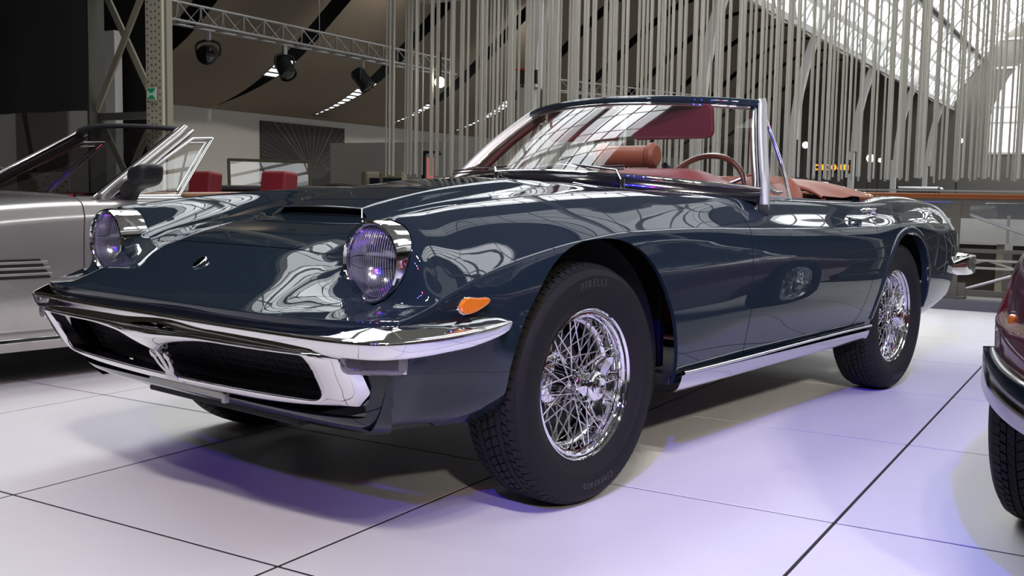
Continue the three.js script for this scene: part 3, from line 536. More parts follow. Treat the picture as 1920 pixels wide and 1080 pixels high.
    part('lens', grid(P, false, false, true), M.lens, h);
    const fl = []; for (let i = -12; i <= 12; i++) { const x = i * .0066, hm = Math.sqrt(Math.max(0, .083 ** 2 - x * x)); if (hm < .012) continue; for (const [y0, y1] of Math.abs(x) < .081 ? [[-1, -.2], [-.16, .17], [.21, 1]] : [[-1, 1]]) fl.push(tube(range(y0, y1, 6).map((t) => { const y = t * hm; return V3(x, y, -.0165 + .022 * (1 - (x * x + y * y) / .086 ** 2)); }), .0009, 6, 4)); }
    part('flute_streaks', fl, M.fluteStreak || (M.fluteStreak = std(col(.42, .41, .46), .35, .3)), h).userData.kind = 'stuff';  // grey bars put the refracted streaks of the lens into colour
    part('reflector', lathe([[.085, -.02], [.08, -.045], [.06, -.075], [.03, -.092], [.001, -.096]], 48, 'z'), M.lampMirror || (M.lampMirror = phys({ color: col(.5, .49, .52), metalness: 1, roughness: .16 })), h);
    part('bulb', lathe([[.001, -.06], [.006, -.062], [.008, -.07], [.008, -.09]], 24, 'z'), M.dark, h);
    // amber marker on the flank
    const mk = sub('side_marker', car); mk.position.set(k * .802, .592, .51); mk.scale.set(.82, .82, 1); mk.rotation.y = k > 0 ? Math.PI / 2 : -Math.PI / 2;
    const drop = smoothPoly(k > 0 ? [[-.063, 0], [-.052, -.019], [-.03, -.024], [.02, -.013], [.062, .006], [.066, .012], [.06, .015], [.01, .018], [-.04, .02]] : [[.063, 0], [.052, -.019], [.03, -.024], [-.02, -.013], [-.062, .006], [-.066, .012], [-.06, .015], [-.01, .018], [.04, .02]], 60);
    part('lens', extrude(drop.map((q) => [q[0] * .9, q[1] * .86]), .008, .004).translate(0, 0, .002), M.amber, mk, 'amber lens');
    part('surround', extrude(drop, .004, .002, [drop.map((q) => [q[0] * .88, q[1] * .82]).reverse()]), M.chrome, mk, 'chrome surround');
    part('ribs', [-.04, -.028, -.016, -.004, .008].map((x) => box(.002, .026, .003, x * k, -.001, .0135, .0008)), M.amber, mk);
    // parking lamp below the bumper
    const pk = sub('parking_lamp', car); pk.position.set(k * .728, .474, .742); pk.rotation.y = k * .66;
    const out = roundPoly([[-.07, -.021], [.07, -.021], [.07, .021], [-.07, .021]], [.018, .018, .018, .018], 6);
    part('lens', extrude(out.map((q) => [q[0] * .95, q[1] * .86]), .026, .006), M.smoke || (M.smoke = phys({ color: col(.5, .49, .51), roughness: .05, transmission: .9, thickness: 0, clearcoat: 1 })), pk, 'clear lens');
    part('housing', [extrude(out, .012, .003, [out.map((q) => [q[0] * .9, q[1] * .8]).reverse()]).translate(0, 0, -.004), extrude(out, .004, .001).translate(0, 0, -.012), box(.02, .046, .012, .063, 0, .012, .004)], M.chrome, pk, 'chrome housing');
    part('reflector', box(.118, .028, .004, 0, 0, .004, .001), M.dark, pk);
    part('divider', box(.0025, .034, .026, -.028, 0, .018, .001), M.dark, pk);
  }
  // ---- front bumper: one blade round the nose
  {
    const half = [[.80, .538, .352], [.815, .535, .4], [.829, .529, .5], [.834, .525, .6], [.83, .523, .68], [.812, .521, .745], [.775, .52, .79], [.71, .52, .819], [.6, .52, .834], [.45, .521, .845], [.22, .522, .852], [0, .523, .854]];
    const path = curvePts([...half, ...half.slice(0, -1).reverse().map(([x, y, z]) => [-x, y, z])], 150).reverse();
    const prof = (i, t) => { const e = Math.min(t, 1 - t) * 2, s = clamp(.34 + 2.6 * Math.pow(e, .6) * .8, 0, 1), d = clamp(.25 + 5 * e, 0, 1); return [[-.085, .036], [-.066, .0365], [-.05, .032], [-.03, .0225], [-.010, .0125], [-.003, .0085], [0, .004], [0, -.001], [-.004, -.018], [-.008, -.029], [-.012, -.033], [-.02, -.035], [-.034, -.034], [-.05, -.028]].map(([x, y]) => [x * d, y * s]); };
    part('front_bumper', sweep(path, prof, {}), M.chrome, car);
  }
  // ---- grille: chrome surround, centre peak, emblem, black cavity
  {
    const zf = (x, y) => .772 + (y - .35) * .62 - .035 * Math.pow(Math.abs(x) / .66, 5) - .012 * Math.pow(x / .6, 2) + .03 * Math.exp(-((x / .13) ** 2)) * sstep(.40, .48, y);
    const gl = sub('grille', car);
    const inner = roundPoly([[-.585, .372], [0, .36], [.585, .372], [.592, .482], [.26, .482], [.09, .463], [.0, .428], [-.09, .463], [-.26, .482], [-.592, .482]], [.035, .3, .035, .012, .05, .05, .012, .05, .05, .012], 7);
    const outer = roundPoly([[-.68, .366], [-.42, .341], [0, .335], [.42, .341], [.68, .366], [.688, .492], [.1, .494], [.045, .494], [0, .494], [-.045, .494], [-.1, .494], [-.688, .492]], [.02, .2, .3, .2, .02, .01, .01, .01, .01, .01, .01, .01], 7);
    const near = (p, set) => { const c = [clamp(p[0], -.55, .55), .428], dx = p[0] - c[0], dy = p[1] - c[1]; let b = p, tb = 1e9; for (let i = 0, n = set.length; i < n; i++) { const a = set[i], e = [set[(i + 1) % n][0] - a[0], set[(i + 1) % n][1] - a[1]], den = dx * e[1] - dy * e[0]; if (Math.abs(den) < 1e-12) continue; const t = ((a[0] - c[0]) * e[1] - (a[1] - c[1]) * e[0]) / den, u = ((a[0] - c[0]) * dy - (a[1] - c[1]) * dx) / den; if (t > .5 && u >= -1e-6 && u <= 1 + 1e-6 && t < tb) { tb = t; b = [c[0] + dx * t, c[1] + dy * t]; } } return b; };
    const dense = []; for (let i = 0; i < inner.length; i++) { const a = inner[i], b = inner[(i + 1) % inner.length], m = Math.max(1, Math.round(Math.hypot(a[0] - b[0], a[1] - b[1]) / .012)); for (let j = 0; j < m; j++) dense.push([lerp(a[0], b[0], j / m), lerp(a[1], b[1], j / m)]); }
    const P = dense.map((q) => { const o = near(q, outer); return [[0, -.03], [0, .004], [.06, .011], [.25, .016], [.6, .018], [.88, .012], [1, .002], [1.0, -.03]].map(([t, h]) => { const x = lerp(q[0], o[0], t), y = lerp(q[1], o[1], t); return V3(x, y, zf(x, y) + h); }); });
    part('surround', grid(P, true, false, true), M.chrome, gl);
    // mesh behind
    part('backing', grid(range(-.62, .62, 20).map((x) => range(.335, .5, 4).map((y) => V3(x, y, zf(x, y) - .11)))), M.black, gl);
    const bars = []; for (let i = -30; i <= 30; i++) bars.push(rod(V3(i * .02, .36, zf(i * .02, .36) - .09), V3(i * .02, .49, zf(i * .02, .49) - .09), .0012, 5)); for (let j = 0; j < 7; j++) bars.push(tube(range(-.6, .6, 16).map((x) => V3(x, .365 + j * .019, zf(x, .365 + j * .019) - .088)), .0012, 20, 5));
    part('mesh_bars', bars, M.dark, gl).userData.kind = 'stuff';
    // the emblem: a three-pronged fork standing in the middle
    const E0 = V3(0, .358, zf(0, .358) + .004), em = sub('emblem', gl); em.position.copy(E0); em.rotation.x = Math.atan(.62);
    const fork = [extrude([[-.004, .012], [.004, .012], [.0065, .07], [.011, .074], [0, .094], [-.011, .074], [-.0065, .07]], .008, .0025)];
    for (const k of [-1, 1]) fork.push(extrude(smoothPoly([[k * .006, .012], [k * .02, .02], [k * .032, .045], [k * .035, .066], [k * .041, .068], [k * .034, .085], [k * .022, .07], [k * .027, .064], [k * .02, .04], [k * .01, .026]].map((q) => q), 50), .008, .0025));
    fork.push(extrude(roundPoly([[-.03, -.002], [.03, -.002], [.026, .007], [-.026, .007]], .003), .01, .002), extrude(roundPoly([[-.022, .008], [.022, .008], [.018, .015], [-.018, .015]], .003), .009, .002));
    part('fork', fork, M.satin, em);
    part('notch_reflection', [box(.05, .026, .03, .028, .452, zf(.03, .452) - .03, .008), box(.016, .02, .008, .042, .452, zf(.03, .452) - .014, .003)], M.blackGloss, gl);  // black boxes stand in for the dark reflection of the peak
    // number plate bracket and lower lip
    part('plate_bracket', [bar(V3(-.15, .327, .765), V3(.2, .327, .765), .004, .016), box(.014, .024, .016, .2, .323, .765, .002), box(.02, .02, .06, -.08, .33, .73, .003), box(.02, .02, .06, .12, .33, .73, .003)], M.steel, car);
    part('nose_badge', extrude(smoothPoly([[0, -.022], [.012, -.012], [.0135, .004], [.009, .018], [0, .023], [-.009, .018], [-.0135, .004], [-.012, -.012]], 40), .004, .0015).rotateX(-.95).translate(0, blue.bonnetY(0, .70) + .001, .704), M.chrome, car);
  }
  // ---- sills
  for (const k of [1, -1]) {
    const zs = range(-.466, -2.0, 30), P = zs.map((z) => { const lift = .018 * sstep(-.4, -2, z) + .02 * sstep(-1.75, -2.0, z), pin = .0; return [[.755, .322], [.796, .318], [.802, .312], [.80, .306], [.796, .303], [.792, .285], [.782, .262], [.765, .247 + lift * .6], [.745, .243 + lift], [.72, .25 + lift]].map(([x, y]) => V3(k * (x - pin), y + .004 * sstep(-.4, -2, z), z)); });
    part('sill_panel', grid(P.map((r) => r.slice(4)), false, false, k > 0), M.steelSill || (M.steelSill = phys({ color: col(.6, .6, .61), metalness: 1, roughness: .13 })), car);
    part('sill_trim', sweep(zs.map((z) => V3(k * .802, .312 + .016 * sstep(-.4, -2, z), z)), () => [[-.01, .006], [.001, .006], [.005, .002], [.005, -.002], [.001, -.006], [-.01, -.006]]), M.chrome, car);
    const a = F_ARCH, rl = [];
  }
  // ---- rear arch lip and front arch lip, following the opening
  for (const k of [1, -1]) {
    const edge = (A, sel) => { const out = []; for (const [z, y] of A) if (sel(z, y)) { let best = null; for (let i = 0; i < full.p.length; i += 9) { if (full.p[i] * k < .45) continue; const d = (full.p[i + 2] - z) ** 2 + (full.p[i + 1] - y) ** 2; if (!best || d < best[0]) best = [d, full.p[i]]; } out.push(V3(best[1], y, z)); } return out; };
    let e = edge(R_ARCH, (z, y) => y > .34);
    const i0 = e.findIndex((q, i) => e[(i + e.length - 1) % e.length].distanceTo(q) > .3); e = e.slice(i0 < 0 ? 0 : i0).concat(e.slice(0, i0 < 0 ? 0 : i0));
    const sm = curvePts(e.filter((_, i) => i % 4 === 0 || i === e.length - 1), 70), P = sm.map((p, i) => { const c = V3(p.x, .33, -2.4), d = V3(0, p.y - .33, p.z + 2.4).normalize(); return [[.0, -.03], [.0, .004], [.004, .008], [.018, .008], [.028, .006], [.034, -.004]].map(([o, h]) => p.clone().addScaledVector(d, o).add(V3(k * h, 0, 0))); });
    part('wheel_arch_lip', grid(P, false, false, k < 0), M.navy, car);
  }
  // ---- wheels
  for (const [x, z] of [[.697, 0], [.68, -2.4]]) for (const k of [1, -1]) {
    const w = wheel(car, k * x, .334, z, k, z ? .9 : .35);
    if (k > 0) {                                                                 // writing on the tyre wall: up is angle 0, forward is +z
      part('lettering', z ? letters('PIRELLI', .268, .02, Math.PI + .05, .0985) : join([letters('PIRELLI', .272, .02, .05, .0985), letters('Cinturato', .268, .019, Math.PI + .1, .0985)]), M.rubberWord || (M.rubberWord = std(col(.03, .03, .031), .5)), w);
    }
  }
  blue.LX = LX; blue.wsZ = wsZ; blue.doorL = dL;
}
// ------------------------------------------------------------------ windscreen, cabin and tail of the blue car
{
  const car = blue.car, wsZ = blue.wsZ, HB = .74, HH = .55;
  const base = (t) => { const x = t * HB; return V3(x, .922 - .054 * t * t, wsZ(x)); };
  const head = (t) => { const x = t * HH; return V3(x, 1.232 - .022 * t * t, -1.2 - .19 * t * t); };
  const mid = (t, v) => base(t).lerp(head(t), v).add(V3(0, .012 * Math.sin(Math.PI * v), .012 * Math.sin(Math.PI * v)));
  const ts = range(-1, 1, 48);
  const ws = sub('windscreen', car);
  part('glass', grid(ts.map((t) => range(0.01, .985, 12).map((v) => mid(t * .985, v)))), M.glass, ws);
  part('header', sweep(ts.map((t) => head(t)), () => [[-.045, -.006], [-.03, .012], [-.005, .019], [.014, .016], [.022, .004], [.02, -.008], [.004, -.014], [-.03, -.014]], {}), M.navy, ws);
  const frameProf = () => [[-.006, -.010], [.006, -.010], [.012, -.004], [.012, .004], [.006, .010], [-.006, .010]];
  part('header_trim', sweep(ts.map((t) => head(t * .97).add(V3(0, -.016, .018))), () => [[-.004, -.007], [.005, -.007], [.007, 0], [.004, .007], [-.004, .007]], {}), M.chrome, ws);
  part('base_trim', sweep(ts.map((t) => base(t).add(V3(0, .012, .008))), () => [[-.006, -.009], [.006, -.009], [.008, 0], [.005, .009], [-.006, .009]], {}), M.chrome, ws);
  part('base_seal', sweep(ts.map((t) => base(t).add(V3(0, -.002, .012))), (i, t) => { const d = lerp(1, .6, Math.pow(Math.abs(2 * t - 1), 5)); return [[-.03, -.05 * d], [.012, -.05 * d], [.016, -.03 * d], [.01, .006], [-.01, .008]]; }, {}), M.blackGloss, ws);
  for (const k of [-1, 1]) {
    const a = mid(k, 0).add(V3(k * .012, -.06, .02)), pts = range(0, 1, 14).map((v) => mid(k, v).add(V3(k * .004, 0, -.006)));
    pts[0] = a;
    const ax = V3(k * .82, 0, -.57);                                           // the pillar: outer satin strip behind, bright inner frame before
    part('pillar', sweep(pts.map((p) => p.clone().add(V3(k * .002, 0, -.022))), (i, t) => { const w = lerp(.044, .03, t); return [[-.014, -w], [.014, -w], [.018, 0], [.014, w], [-.014, w], [-.018, 0]]; }, { up: V3(k * .45, 0, 1) }), M.pillarSteel || (M.pillarSteel = phys({ color: col(.45, .45, .44), metalness: .9, roughness: .5 })), ws);
    part('pillar_trim', sweep(pts.map((p) => p.clone().add(V3(-k * .018, 0, .008))), () => [[-.008, -.007], [.008, -.007], [.011, 0], [.008, .007], [-.008, .007]], { up: V3(k * .45, 0, 1) }), M.chrome, ws);
    part('pillar_lining', sweep(pts.map((p) => p.clone().add(V3(-k * .03, -.005, -.03))), () => [[-.02, -.014], [.014, -.016], [.016, .012], [-.02, .012]], { up: V3(k * .45, 0, 1) }), M.maroonLeather, ws);
    part('latch', box(.012, .014, .03, k * .53, 1.205, -1.425, .003), M.chrome, ws);
    // quarter light behind the pillar, belongs to the door
    const d = car.children.filter((c) => c.userData && /^door/.test(c.name))[k > 0 ? 0 : 1], top = V3(k * .552, 1.19, -1.425), b0 = V3(k * .715, .852, -1.15), b1 = V3(k * .70, .850, -1.395);
    part('quarter_glass', grid([[b0, b0.clone().lerp(top, .97)], [b1, b1.clone().lerp(top, .97)]]), M.glass, d);
    part('quarter_frame', tube([b1.clone().add(V3(0, -.02, 0)), b1.clone().lerp(top, .35).add(V3(0, 0, -.012)), b1.clone().lerp(top, .75).add(V3(0, 0, -.008)), top], .0085, 30, 8), M.chrome, d);
    part('quarter_latch', tube([V3(k * .70, .89, -1.2), V3(k * .705, .875, -1.25), V3(k * .70, .876, -1.31)], .006, 12, 6), M.chrome, d);
    // felt strip on the sill of the window
    part('window_seal', sweep(range(-1.2, -2.06, 20).map((z) => V3(k * .662, .851 - .012 * sstep(-1.3, -2, z), z)), () => [[-.014, -.012], [.014, -.012], [.012, .008], [-.012, .01]]), M.felt || (M.felt = std(col(.085, .08, .075), .95)), d);
    // handle and lock
    part('handle', [tube([V3(k * .772, .807, -1.90), V3(k * .793, .812, -1.925), V3(k * .797, .81, -1.985), V3(k * .778, .803, -2.012)], .0065, 20, 8), extrude(smoothPoly([[-.05, 0], [-.03, .011], [.02, .013], [.05, .008], [.05, -.008], [.02, -.013], [-.03, -.011]], 30), .004, .002).rotateY(k * Math.PI / 2).translate(k * .773, .806, -1.955)], M.chrome, d);
    part('handle_button', lathe([[.001, .012], [.011, .011], [.014, .006], [.015, -.006]], 24, 'x').rotateY(k > 0 ? 0 : Math.PI).translate(k * .79, .806, -2.005), M.chrome, d);
    part('door_badge', extrude(smoothPoly([[-.035, 0], [-.02, .008], [.02, .008], [.035, 0], [.02, -.008], [-.02, -.008]], 30), .003, .0015).rotateY(k * Math.PI / 2).translate(k * .79, .724, -1.475), M.navy, d);
    // seats: shell, cushion
    const seat = sub('seat', car); seat.position.set(k * .36, .3, -1.62);
    const bp = range(-1, 1, 16).map((t) => range(0, Math.PI * 2, 28).map((a) => { const y = lerp(.1, k > 0 ? .64 : .62, (t + 1) / 2), w = .245 * Math.pow(1 - Math.pow(Math.max(0, t), 5) * .55, .5), d = .065 * Math.sqrt(1 - Math.pow(Math.abs(t), 6) * .7), e = .7; const c = Math.cos(a), s = Math.sin(a); return V3(w * Math.sign(c) * Math.pow(Math.abs(c), e), y, -.18 * (t + 1) / 2 + d * Math.sign(s) * Math.pow(Math.abs(s), e) + .05 * c * c); }));
    const capRow = [bp[0][0].clone(), bp[bp.length - 1][0].clone()];
    part('backrest', grid([bp[0].map(() => V3(0, .1, 0)), ...bp, bp[bp.length - 1].map((p) => p.clone().lerp(V3(0, p.y + .015, -.18), .6)), bp[0].map(() => V3(0, k > 0 ? .658 : .638, -.18))], false, true), M.tan, seat);
    part('backrest_piping', tube(range(0, 2 * Math.PI, 28).map((a) => { const c = Math.cos(a), s = Math.sin(a); return V3(.2 * c, .40 + .25 * s, -.10 - .09 * (s + 0)) .add(V3(0, 0, .075)); }), .006, 50, 6, true), M.tan, seat);
    part('cushion', new RoundedBoxGeometry(.5, .16, .48, 4, .06).translate(0, .12, .22), M.tan, seat);
    if (k < 0) {
      const h = sub('headrest', seat);
      part('pad', lathe([[.001, -.125], [.045, -.125], [.05, -.11], [.05, .11], [.045, .125], [.001, .125]], 28, 'x').scale(1, 1.0, .8).translate(.075, .735, -.13), M.tan, h);
      for (const s of [-1, 1]) part('end_roll', lathe([[.001, -.03], [.042, -.028], [.058, -.012], [.06, .012], [.045, .027], [.001, .03]], 28, 'x').scale(1, 1, .85).translate(.075 + s * .138, .738, -.13), M.tan, h);
      part('stalk', rod(V3(.075, .6, -.16), V3(.075, .7, -.13), .008), M.chrome, h);
    }
    // sun visors
    part('sun_visor', extrude(roundPoly([[-.18, -.062], [.18, -.062], [.18, .062], [-.18, .062]], .03, 6), .012, .005).translate(0, 0, -.006).rotateX(.12).translate(k > 0 ? .235 : -.195, 1.146, -1.285), M.maroonLeather, car);
  }
  // the cabin's lining: dash with a hooded binnacle over the wheel, rear bulkhead trim, side trim
  {
    const rows = range(-.63, .63, 40).map((x) => { const hood = .05 * sstep(.04, .2, x) * sstep(.62, .46, x), y = .905 + hood, f = -.98 - .06 * (x / .63) ** 2; return [[f + .12, y - .11], [f + .10, y - .03], [f + .06, y - .006], [f, y], [f - .09, y - .004], [f - .15, y - .014], [f - .175, y - .032], [f - .17, y - .06], [f - .12, y - .12], [f - .1, y - .3]].map(([z, yy]) => V3(x, yy, z)); });
    part('dashboard', grid(rows), M.redLeather, car);
    part('dash_instruments', [.22, .34, .46].map((x) => lathe([[.001, .004], [.035, .004], [.04, .01], [.042, 0], [.042, -.02]], 24, 'z').rotateY(Math.PI).translate(x, .87, -1.16)), M.chrome, car).userData.kind = 'stuff';
    part('cabin_trim', [grid(range(-1.0, -2.1, 8).map((z) => [V3(.64, .84, z), V3(.645, .32, z)])), grid(range(-1.0, -2.1, 8).map((z) => [V3(-.64, .84, z), V3(-.645, .32, z)])), grid(range(-.64, .64, 8).map((x) => [V3(x, .84, -2.09), V3(x, .32, -2.07)])), box(1.26, .02, 1.05, 0, .31, -1.58)], M.maroonLeather, car);
    // steering wheel
    const st = sub('steering_wheel', car); st.position.set(.365, .845, -1.3); st.rotation.x = -.42;
    part('rim', new THREE.TorusGeometry(.188, .0115, 14, 64), M.woodRim || (M.woodRim = phys({ color: col(.10, .025, .012), roughness: .25, clearcoat: 1, clearcoatRoughness: .05 })), st);
    for (const a of [0, 2.1, 4.2]) part('spoke', rod(V3(0, 0, .02), V3(.18 * Math.sin(a + Math.PI), .18 * Math.cos(a + Math.PI), 0), .007, 8), M.satin, st);
    part('boss', lathe([[.001, .02], [.035, .02], [.045, .03], [.04, .05], [.012, .12], [.012, .3]], 24, 'z'), M.dark, st);
    // rear view mirror standing on the dash
    const rv = sub('rear_view_mirror', car); rv.position.set(-.03, .985, -1.02);
    part('shell', new RoundedBoxGeometry(.155, .052, .022, 4, .011), M.blackGloss, rv); part('glass', box(.146, .044, .003, 0, 0, -.0115, .001), M.mirror, rv); part('foot', rod(V3(0, -.02, .008), V3(0, -.085, .03), .006), M.chrome, rv);
  }
  // leather cover over the folded top, studded along its rear edge
  {
    const cv = sub('top_cover', car), edge = (a) => { const c = Math.cos(a), s = Math.sin(a); return [.645 * Math.sign(c) * Math.pow(Math.abs(c), .5), -2.2 - .4 * Math.pow(Math.max(0, s), .38)]; };
    const Y = (x, z) => .955 - .085 * Math.pow(Math.abs(x) / .64, 3.4) - .022 * sstep(-2.3, -2.62, z) - .012 * sstep(-2.15, -2.05, z);
    const P = [], NA = 64, NR = 18; const A = range(0, Math.PI, NA);
    for (const a of A) {
      const [ex, ez] = edge(a), fx = .62 * Math.cos(a), fz = -1.99 + .1 * Math.pow(Math.abs(fx) / .62, 4) - .012 * Math.sin(Math.abs(fx) * 26); const row = [];
      for (let j = 0; j <= NR; j++) { const t = j / NR, x = lerp(fx, ex, t), z = lerp(fz, ez, Math.pow(t, .9)); row.push(V3(x, Y(x, z), z)); }
      const e = row[NR]; row.push(V3(e.x * 1.004, e.y - .014, e.z - .004)); row.push(V3(e.x * .985, e.y - .018, e.z + .012));
      P.push(row);
    }
    part('leather', grid(P), M.tan, cv);
    const studs = A.filter((_, i) => i % 4 === 2); for (const a of studs) { const [x, z] = edge(a); if (z > -2.2) continue; part('stud', new THREE.SphereGeometry(.0075, 12, 8).scale(1, .6, 1).translate(x * .97, Y(x * .97, z) + .002, z + .02), M.brass || (M.brass = phys({ color: col(.75, .6, .35), metalness: 1, roughness: .18 })), cv); }
    part('front_roll', tube(A.map((a) => P[A.indexOf(a)][0].clone().add(V3(0, -.008, .004))), .01, 60, 8), M.tan, cv);
      
  }
  // wipers
  const wipers = [[V3(.40, .897, -.70), V3(.345, .94, -.745), V3(.10, .968, -.775), V3(-.17, .945, -.745), V3(.34, .958, -.80)], [V3(-.14, .922, -.66), V3(-.19, .95, -.71), V3(-.36, .958, -.79), V3(-.58, .945, -.90), V3(-.16, .957, -.745)]];
  for (const [p, e, m, b0, b1] of wipers) {
    const w = sub('wiper', car);
    part('pivot', [rod(p.clone().add(V3(0, -.02, 0)), p.clone().add(V3(0, .012, 0)), .009, 12), rod(p, e, .005, 8)], M.chrome, w); part('arm', rod(e, m, .0045, 8, .003), M.chrome, w);
    part('blade', [rod(b0, b1, .0035, 6), rod(b0.clone().add(V3(0, -.012, .004)), b1.clone().add(V3(0, -.012, .004)), .003, 6)], M.dark, w); part('blade_bridge', tube([b0.clone().lerp(b1, .2), m.clone().lerp(b0.clone().lerp(b1, .4), .3), b0.clone().lerp(b1, .62)], .003, 14, 6), M.chrome, w);
  }
  // fresh-air grilles in the scuttle
  for (const k of [-1, 1]) {
    const y = (x, z) => blue.bonnetY(Math.abs(x), z) + .0015, q = (x, z) => V3(k * x, y(x, z), z);
    part('scuttle_vent', grid([[q(.26, -.605), q(.26, -.608)], [q(.34, -.612), q(.34, -.655)], [q(.43, -.63), q(.43, -.71)], [q(.47, -.66), q(.47, -.70)]]), M.black, car);
    part('vent_trim', tube([q(.26, -.605), q(.36, -.614), q(.47, -.655)], .0025, 16, 6), M.chrome, car);
  }
  // tail: bumper halves, lamps
  for (const k of [-1, 1]) {
    const path = curvePts([[.16 * k, .535, -3.655], [.4 * k, .535, -3.65], [.6 * k, .532, -3.61], [.7 * k, .53, -3.53], [.735 * k, .527, -3.4], [.742 * k, .524, -3.22], [.742 * k, .522, -3.14]], 60);
    part('rear_bumper', sweep(k > 0 ? path : path.reverse(), (i, t) => { const e = k > 0 ? 1 - t : t, s = clamp(.3 + e * 5, 0, 1); return [[-.07, .045], [-.03, .047], [-.008, .03], [0, 0], [-.006, -.032], [-.022, -.048], [-.07, -.044]].map(([x, y]) => [-x * s, y * s]).map(([x, y]) => [k * 0 + -x, y]); }), M.chrome, car);
    const tl = sub('tail_lamp', car); tl.position.set(k * .55, .66, -3.585); part('lens', new RoundedBoxGeometry(.16, .07, .03, 3, .012), M.redLens || (M.redLens = phys({ color: col(.4, .01, .01), roughness: .1, clearcoat: 1 })), tl); part('surround', new RoundedBoxGeometry(.175, .085, .02, 3, .01).translate(0, 0, .008), M.chrome, tl);
    part('fin_trim', tube(range(0, 1, 12).map((t) => { const z = lerp(-2.95, -3.42, t), kk = blue.keys(z); return V3(k * (kk[4][0] * .55 + .2), blue.bonnetY(kk[4][0] * .55 + .2, z) + .002, z - blue.shift(z, .6) * .3); }), .004, 20, 6), M.chrome, car);
  }
}
// ------------------------------------------------------------------ the silver open car on the left, the red car at the right edge
function plainCar(o) {
  const per = [6, 8, 8, 8]; const T = { per, stations: o.stations, keys: o.keys, shift: o.shift, wall: o.wall, bottom: o.bottom, soft: 6 };
  return carSkin(T);
}
{
  const CX = -2.71, car = thing('car', 'silver open car with red seats and black door mirror behind the blue nose', 'car', [CX, 0, 0]);
  const yc = tab([[1.62, .5], [1.58, .56], [1.45, .64], [1.1, .73], [.5, .80], [0, .82], [-.6, .82], [-1.6, .85], [-2.4, .85], [-2.9, .76], [-3.05, .66]]), ye = tab([[1.62, .5], [1.5, .6], [1.1, .71], [.5, .765], [0, .795], [-.6, .80], [-1.3, .83], [-2.0, .85], [-2.5, .82], [-2.9, .74], [-3.05, .66]]), yk = tab([[1.62, .49], [1.4, .58], [.5, .70], [0, .735], [-1.3, .765], [-2.4, .765], [-3.05, .63]]);
  const W = (s) => lerp(1, .9, sstep(-2.2, -3.05, s));
  const T = { stations: [1.62, 1.61, 1.59, ...range(1.55, -2.9, 80), -2.98, -3.03, -3.05], keys: (s) => [[0, yc(s)], [.42 * W(s), lerp(yc(s), ye(s), .25)], [.68 * W(s), ye(s) + .004], [.755 * W(s), lerp(ye(s), yk(s), .28)], [.795 * W(s), yk(s)]], shift: (s, x) => (s > .7 ? .2 * Math.pow((s - .7) / .92, 2) * Math.pow(x / .8, 5) : 0), bottom: () => .15 };
  T.wall = (p, N) => { const f = tab([[p.y, 0], [p.y - .015, .008], [.5, .026], [.36, .018], [.26, -.012], [.15, -.05]]); return (y) => f(y); };
  let s = plainCar(T);
  const ws = (x) => .06 - .14 * Math.pow(Math.abs(x) / .72, 2), tub = sdPoly(roundPoly([[.62, -1.55], [.66, -.2], [.4, ws(.4) - .05], [-.4, ws(.4) - .05], [-.66, -.2], [-.62, -1.55]], .08, 6));
  s = clip(s, (p) => p.y > .55 ? tub(p.x, p.z) : 1); const tubSeg = s.seg; s.seg = [];
  for (const z of [.98, -1.75]) { const z0 = z; s = clip(s, (p) => Math.abs(p.x) > .45 ? Math.hypot(p.z - z0, p.y - .33) - .37 : 1); } s.seg = [];
  const door = sdPoly(roundPoly([[.02, .2], [.045, .5], [.03, .72], [-.02, .9], [-1.3, .9], [-1.2, .5], [-1.1, .2]], [.02, .2, .1, .02, .02, .1, .04])), g = .003;
  const body = clip(s, (p) => (Math.abs(p.x) > .5 || p.y < .5 ? door(p.z, p.y) - g : 1)), inward = (p, n) => n.clone().negate();
  part('body', [unsoup(body), rim(tubSeg, () => V3(0, -1, 0), .05), rim(body.seg, inward, .02)], M.silver, car);
  const doors = [1, -1].map((k) => { const d = clip(s, (p) => (p.x * k > .5 ? -door(p.z, p.y) - g : -1)); return part('door', [unsoup(d), rim(d.seg, inward, .02)], M.silver, car); });
  part('underbody', [box(1.36, .05, 4.2, 0, .17, -.7), box(1.2, .4, .04, 0, .5, .1), box(1.2, .4, .04, 0, .5, -1.6)], M.black, car);
  for (const k of [1, -1]) for (const z of [.98, -1.75]) wheel(car, k * .68, .334, z, k, .2, false);
  // wing louvres, sill strip, belt strip
  const lv = []; for (let i = 0; i < 3; i++) part('louvre', [box(.02, .012, .26, .815, .532 - i * .0245, .33 - i * .008, .004).applyMatrix4(new THREE.Matrix4().makeRotationZ(0)), ], M.silver, car);
  part('louvre_recess', grid([[.19, .205, .22, .235].map((z, i) => V3(.8235 - .0 * i, .465 + i * .027, z)), [.47, .47, .47, .47].map((z, i) => V3(.8235, .465 + i * .027, z))]), M.black, car);
  part('sill_strip', box(.012, .022, 2.9, .806, .205, -.75, .005), M.chrome, car);
  part('belt_strip', tube(range(-.28, -2.4, 12).map((z) => V3(.70, ye(z) + .004, z)), .007, 30, 6), M.chrome, car);
  // windscreen
  const base = (t) => V3(t * .70, .822 - .022 * t * t, ws(t * .70) + .0), head = (t) => V3(t * .505, 1.165 - .02 * t * t, -.50 - .13 * t * t), ts = range(-1, 1, 32);
  const w = sub('windscreen', car);
  part('glass', grid(ts.map((t) => range(.01, .99, 8).map((v) => base(t).lerp(head(t), v)))), M.tinted || (M.tinted = phys({ color: col(.32, .33, .33), roughness: 0, transmission: 1, thickness: 0, ior: 1.5 })), w);
  part('header', sweep(ts.map((t) => head(t)), () => [[-.03, -.008], [-.02, .012], [.01, .014], [.016, 0], [.008, -.01]]), M.dark, w);
  part('base_trim', sweep(ts.map((t) => base(t).add(V3(0, .006, .004))), () => [[-.006, -.007], [.006, -.007], [.007, .005], [-.004, .007]]), M.chrome, w);
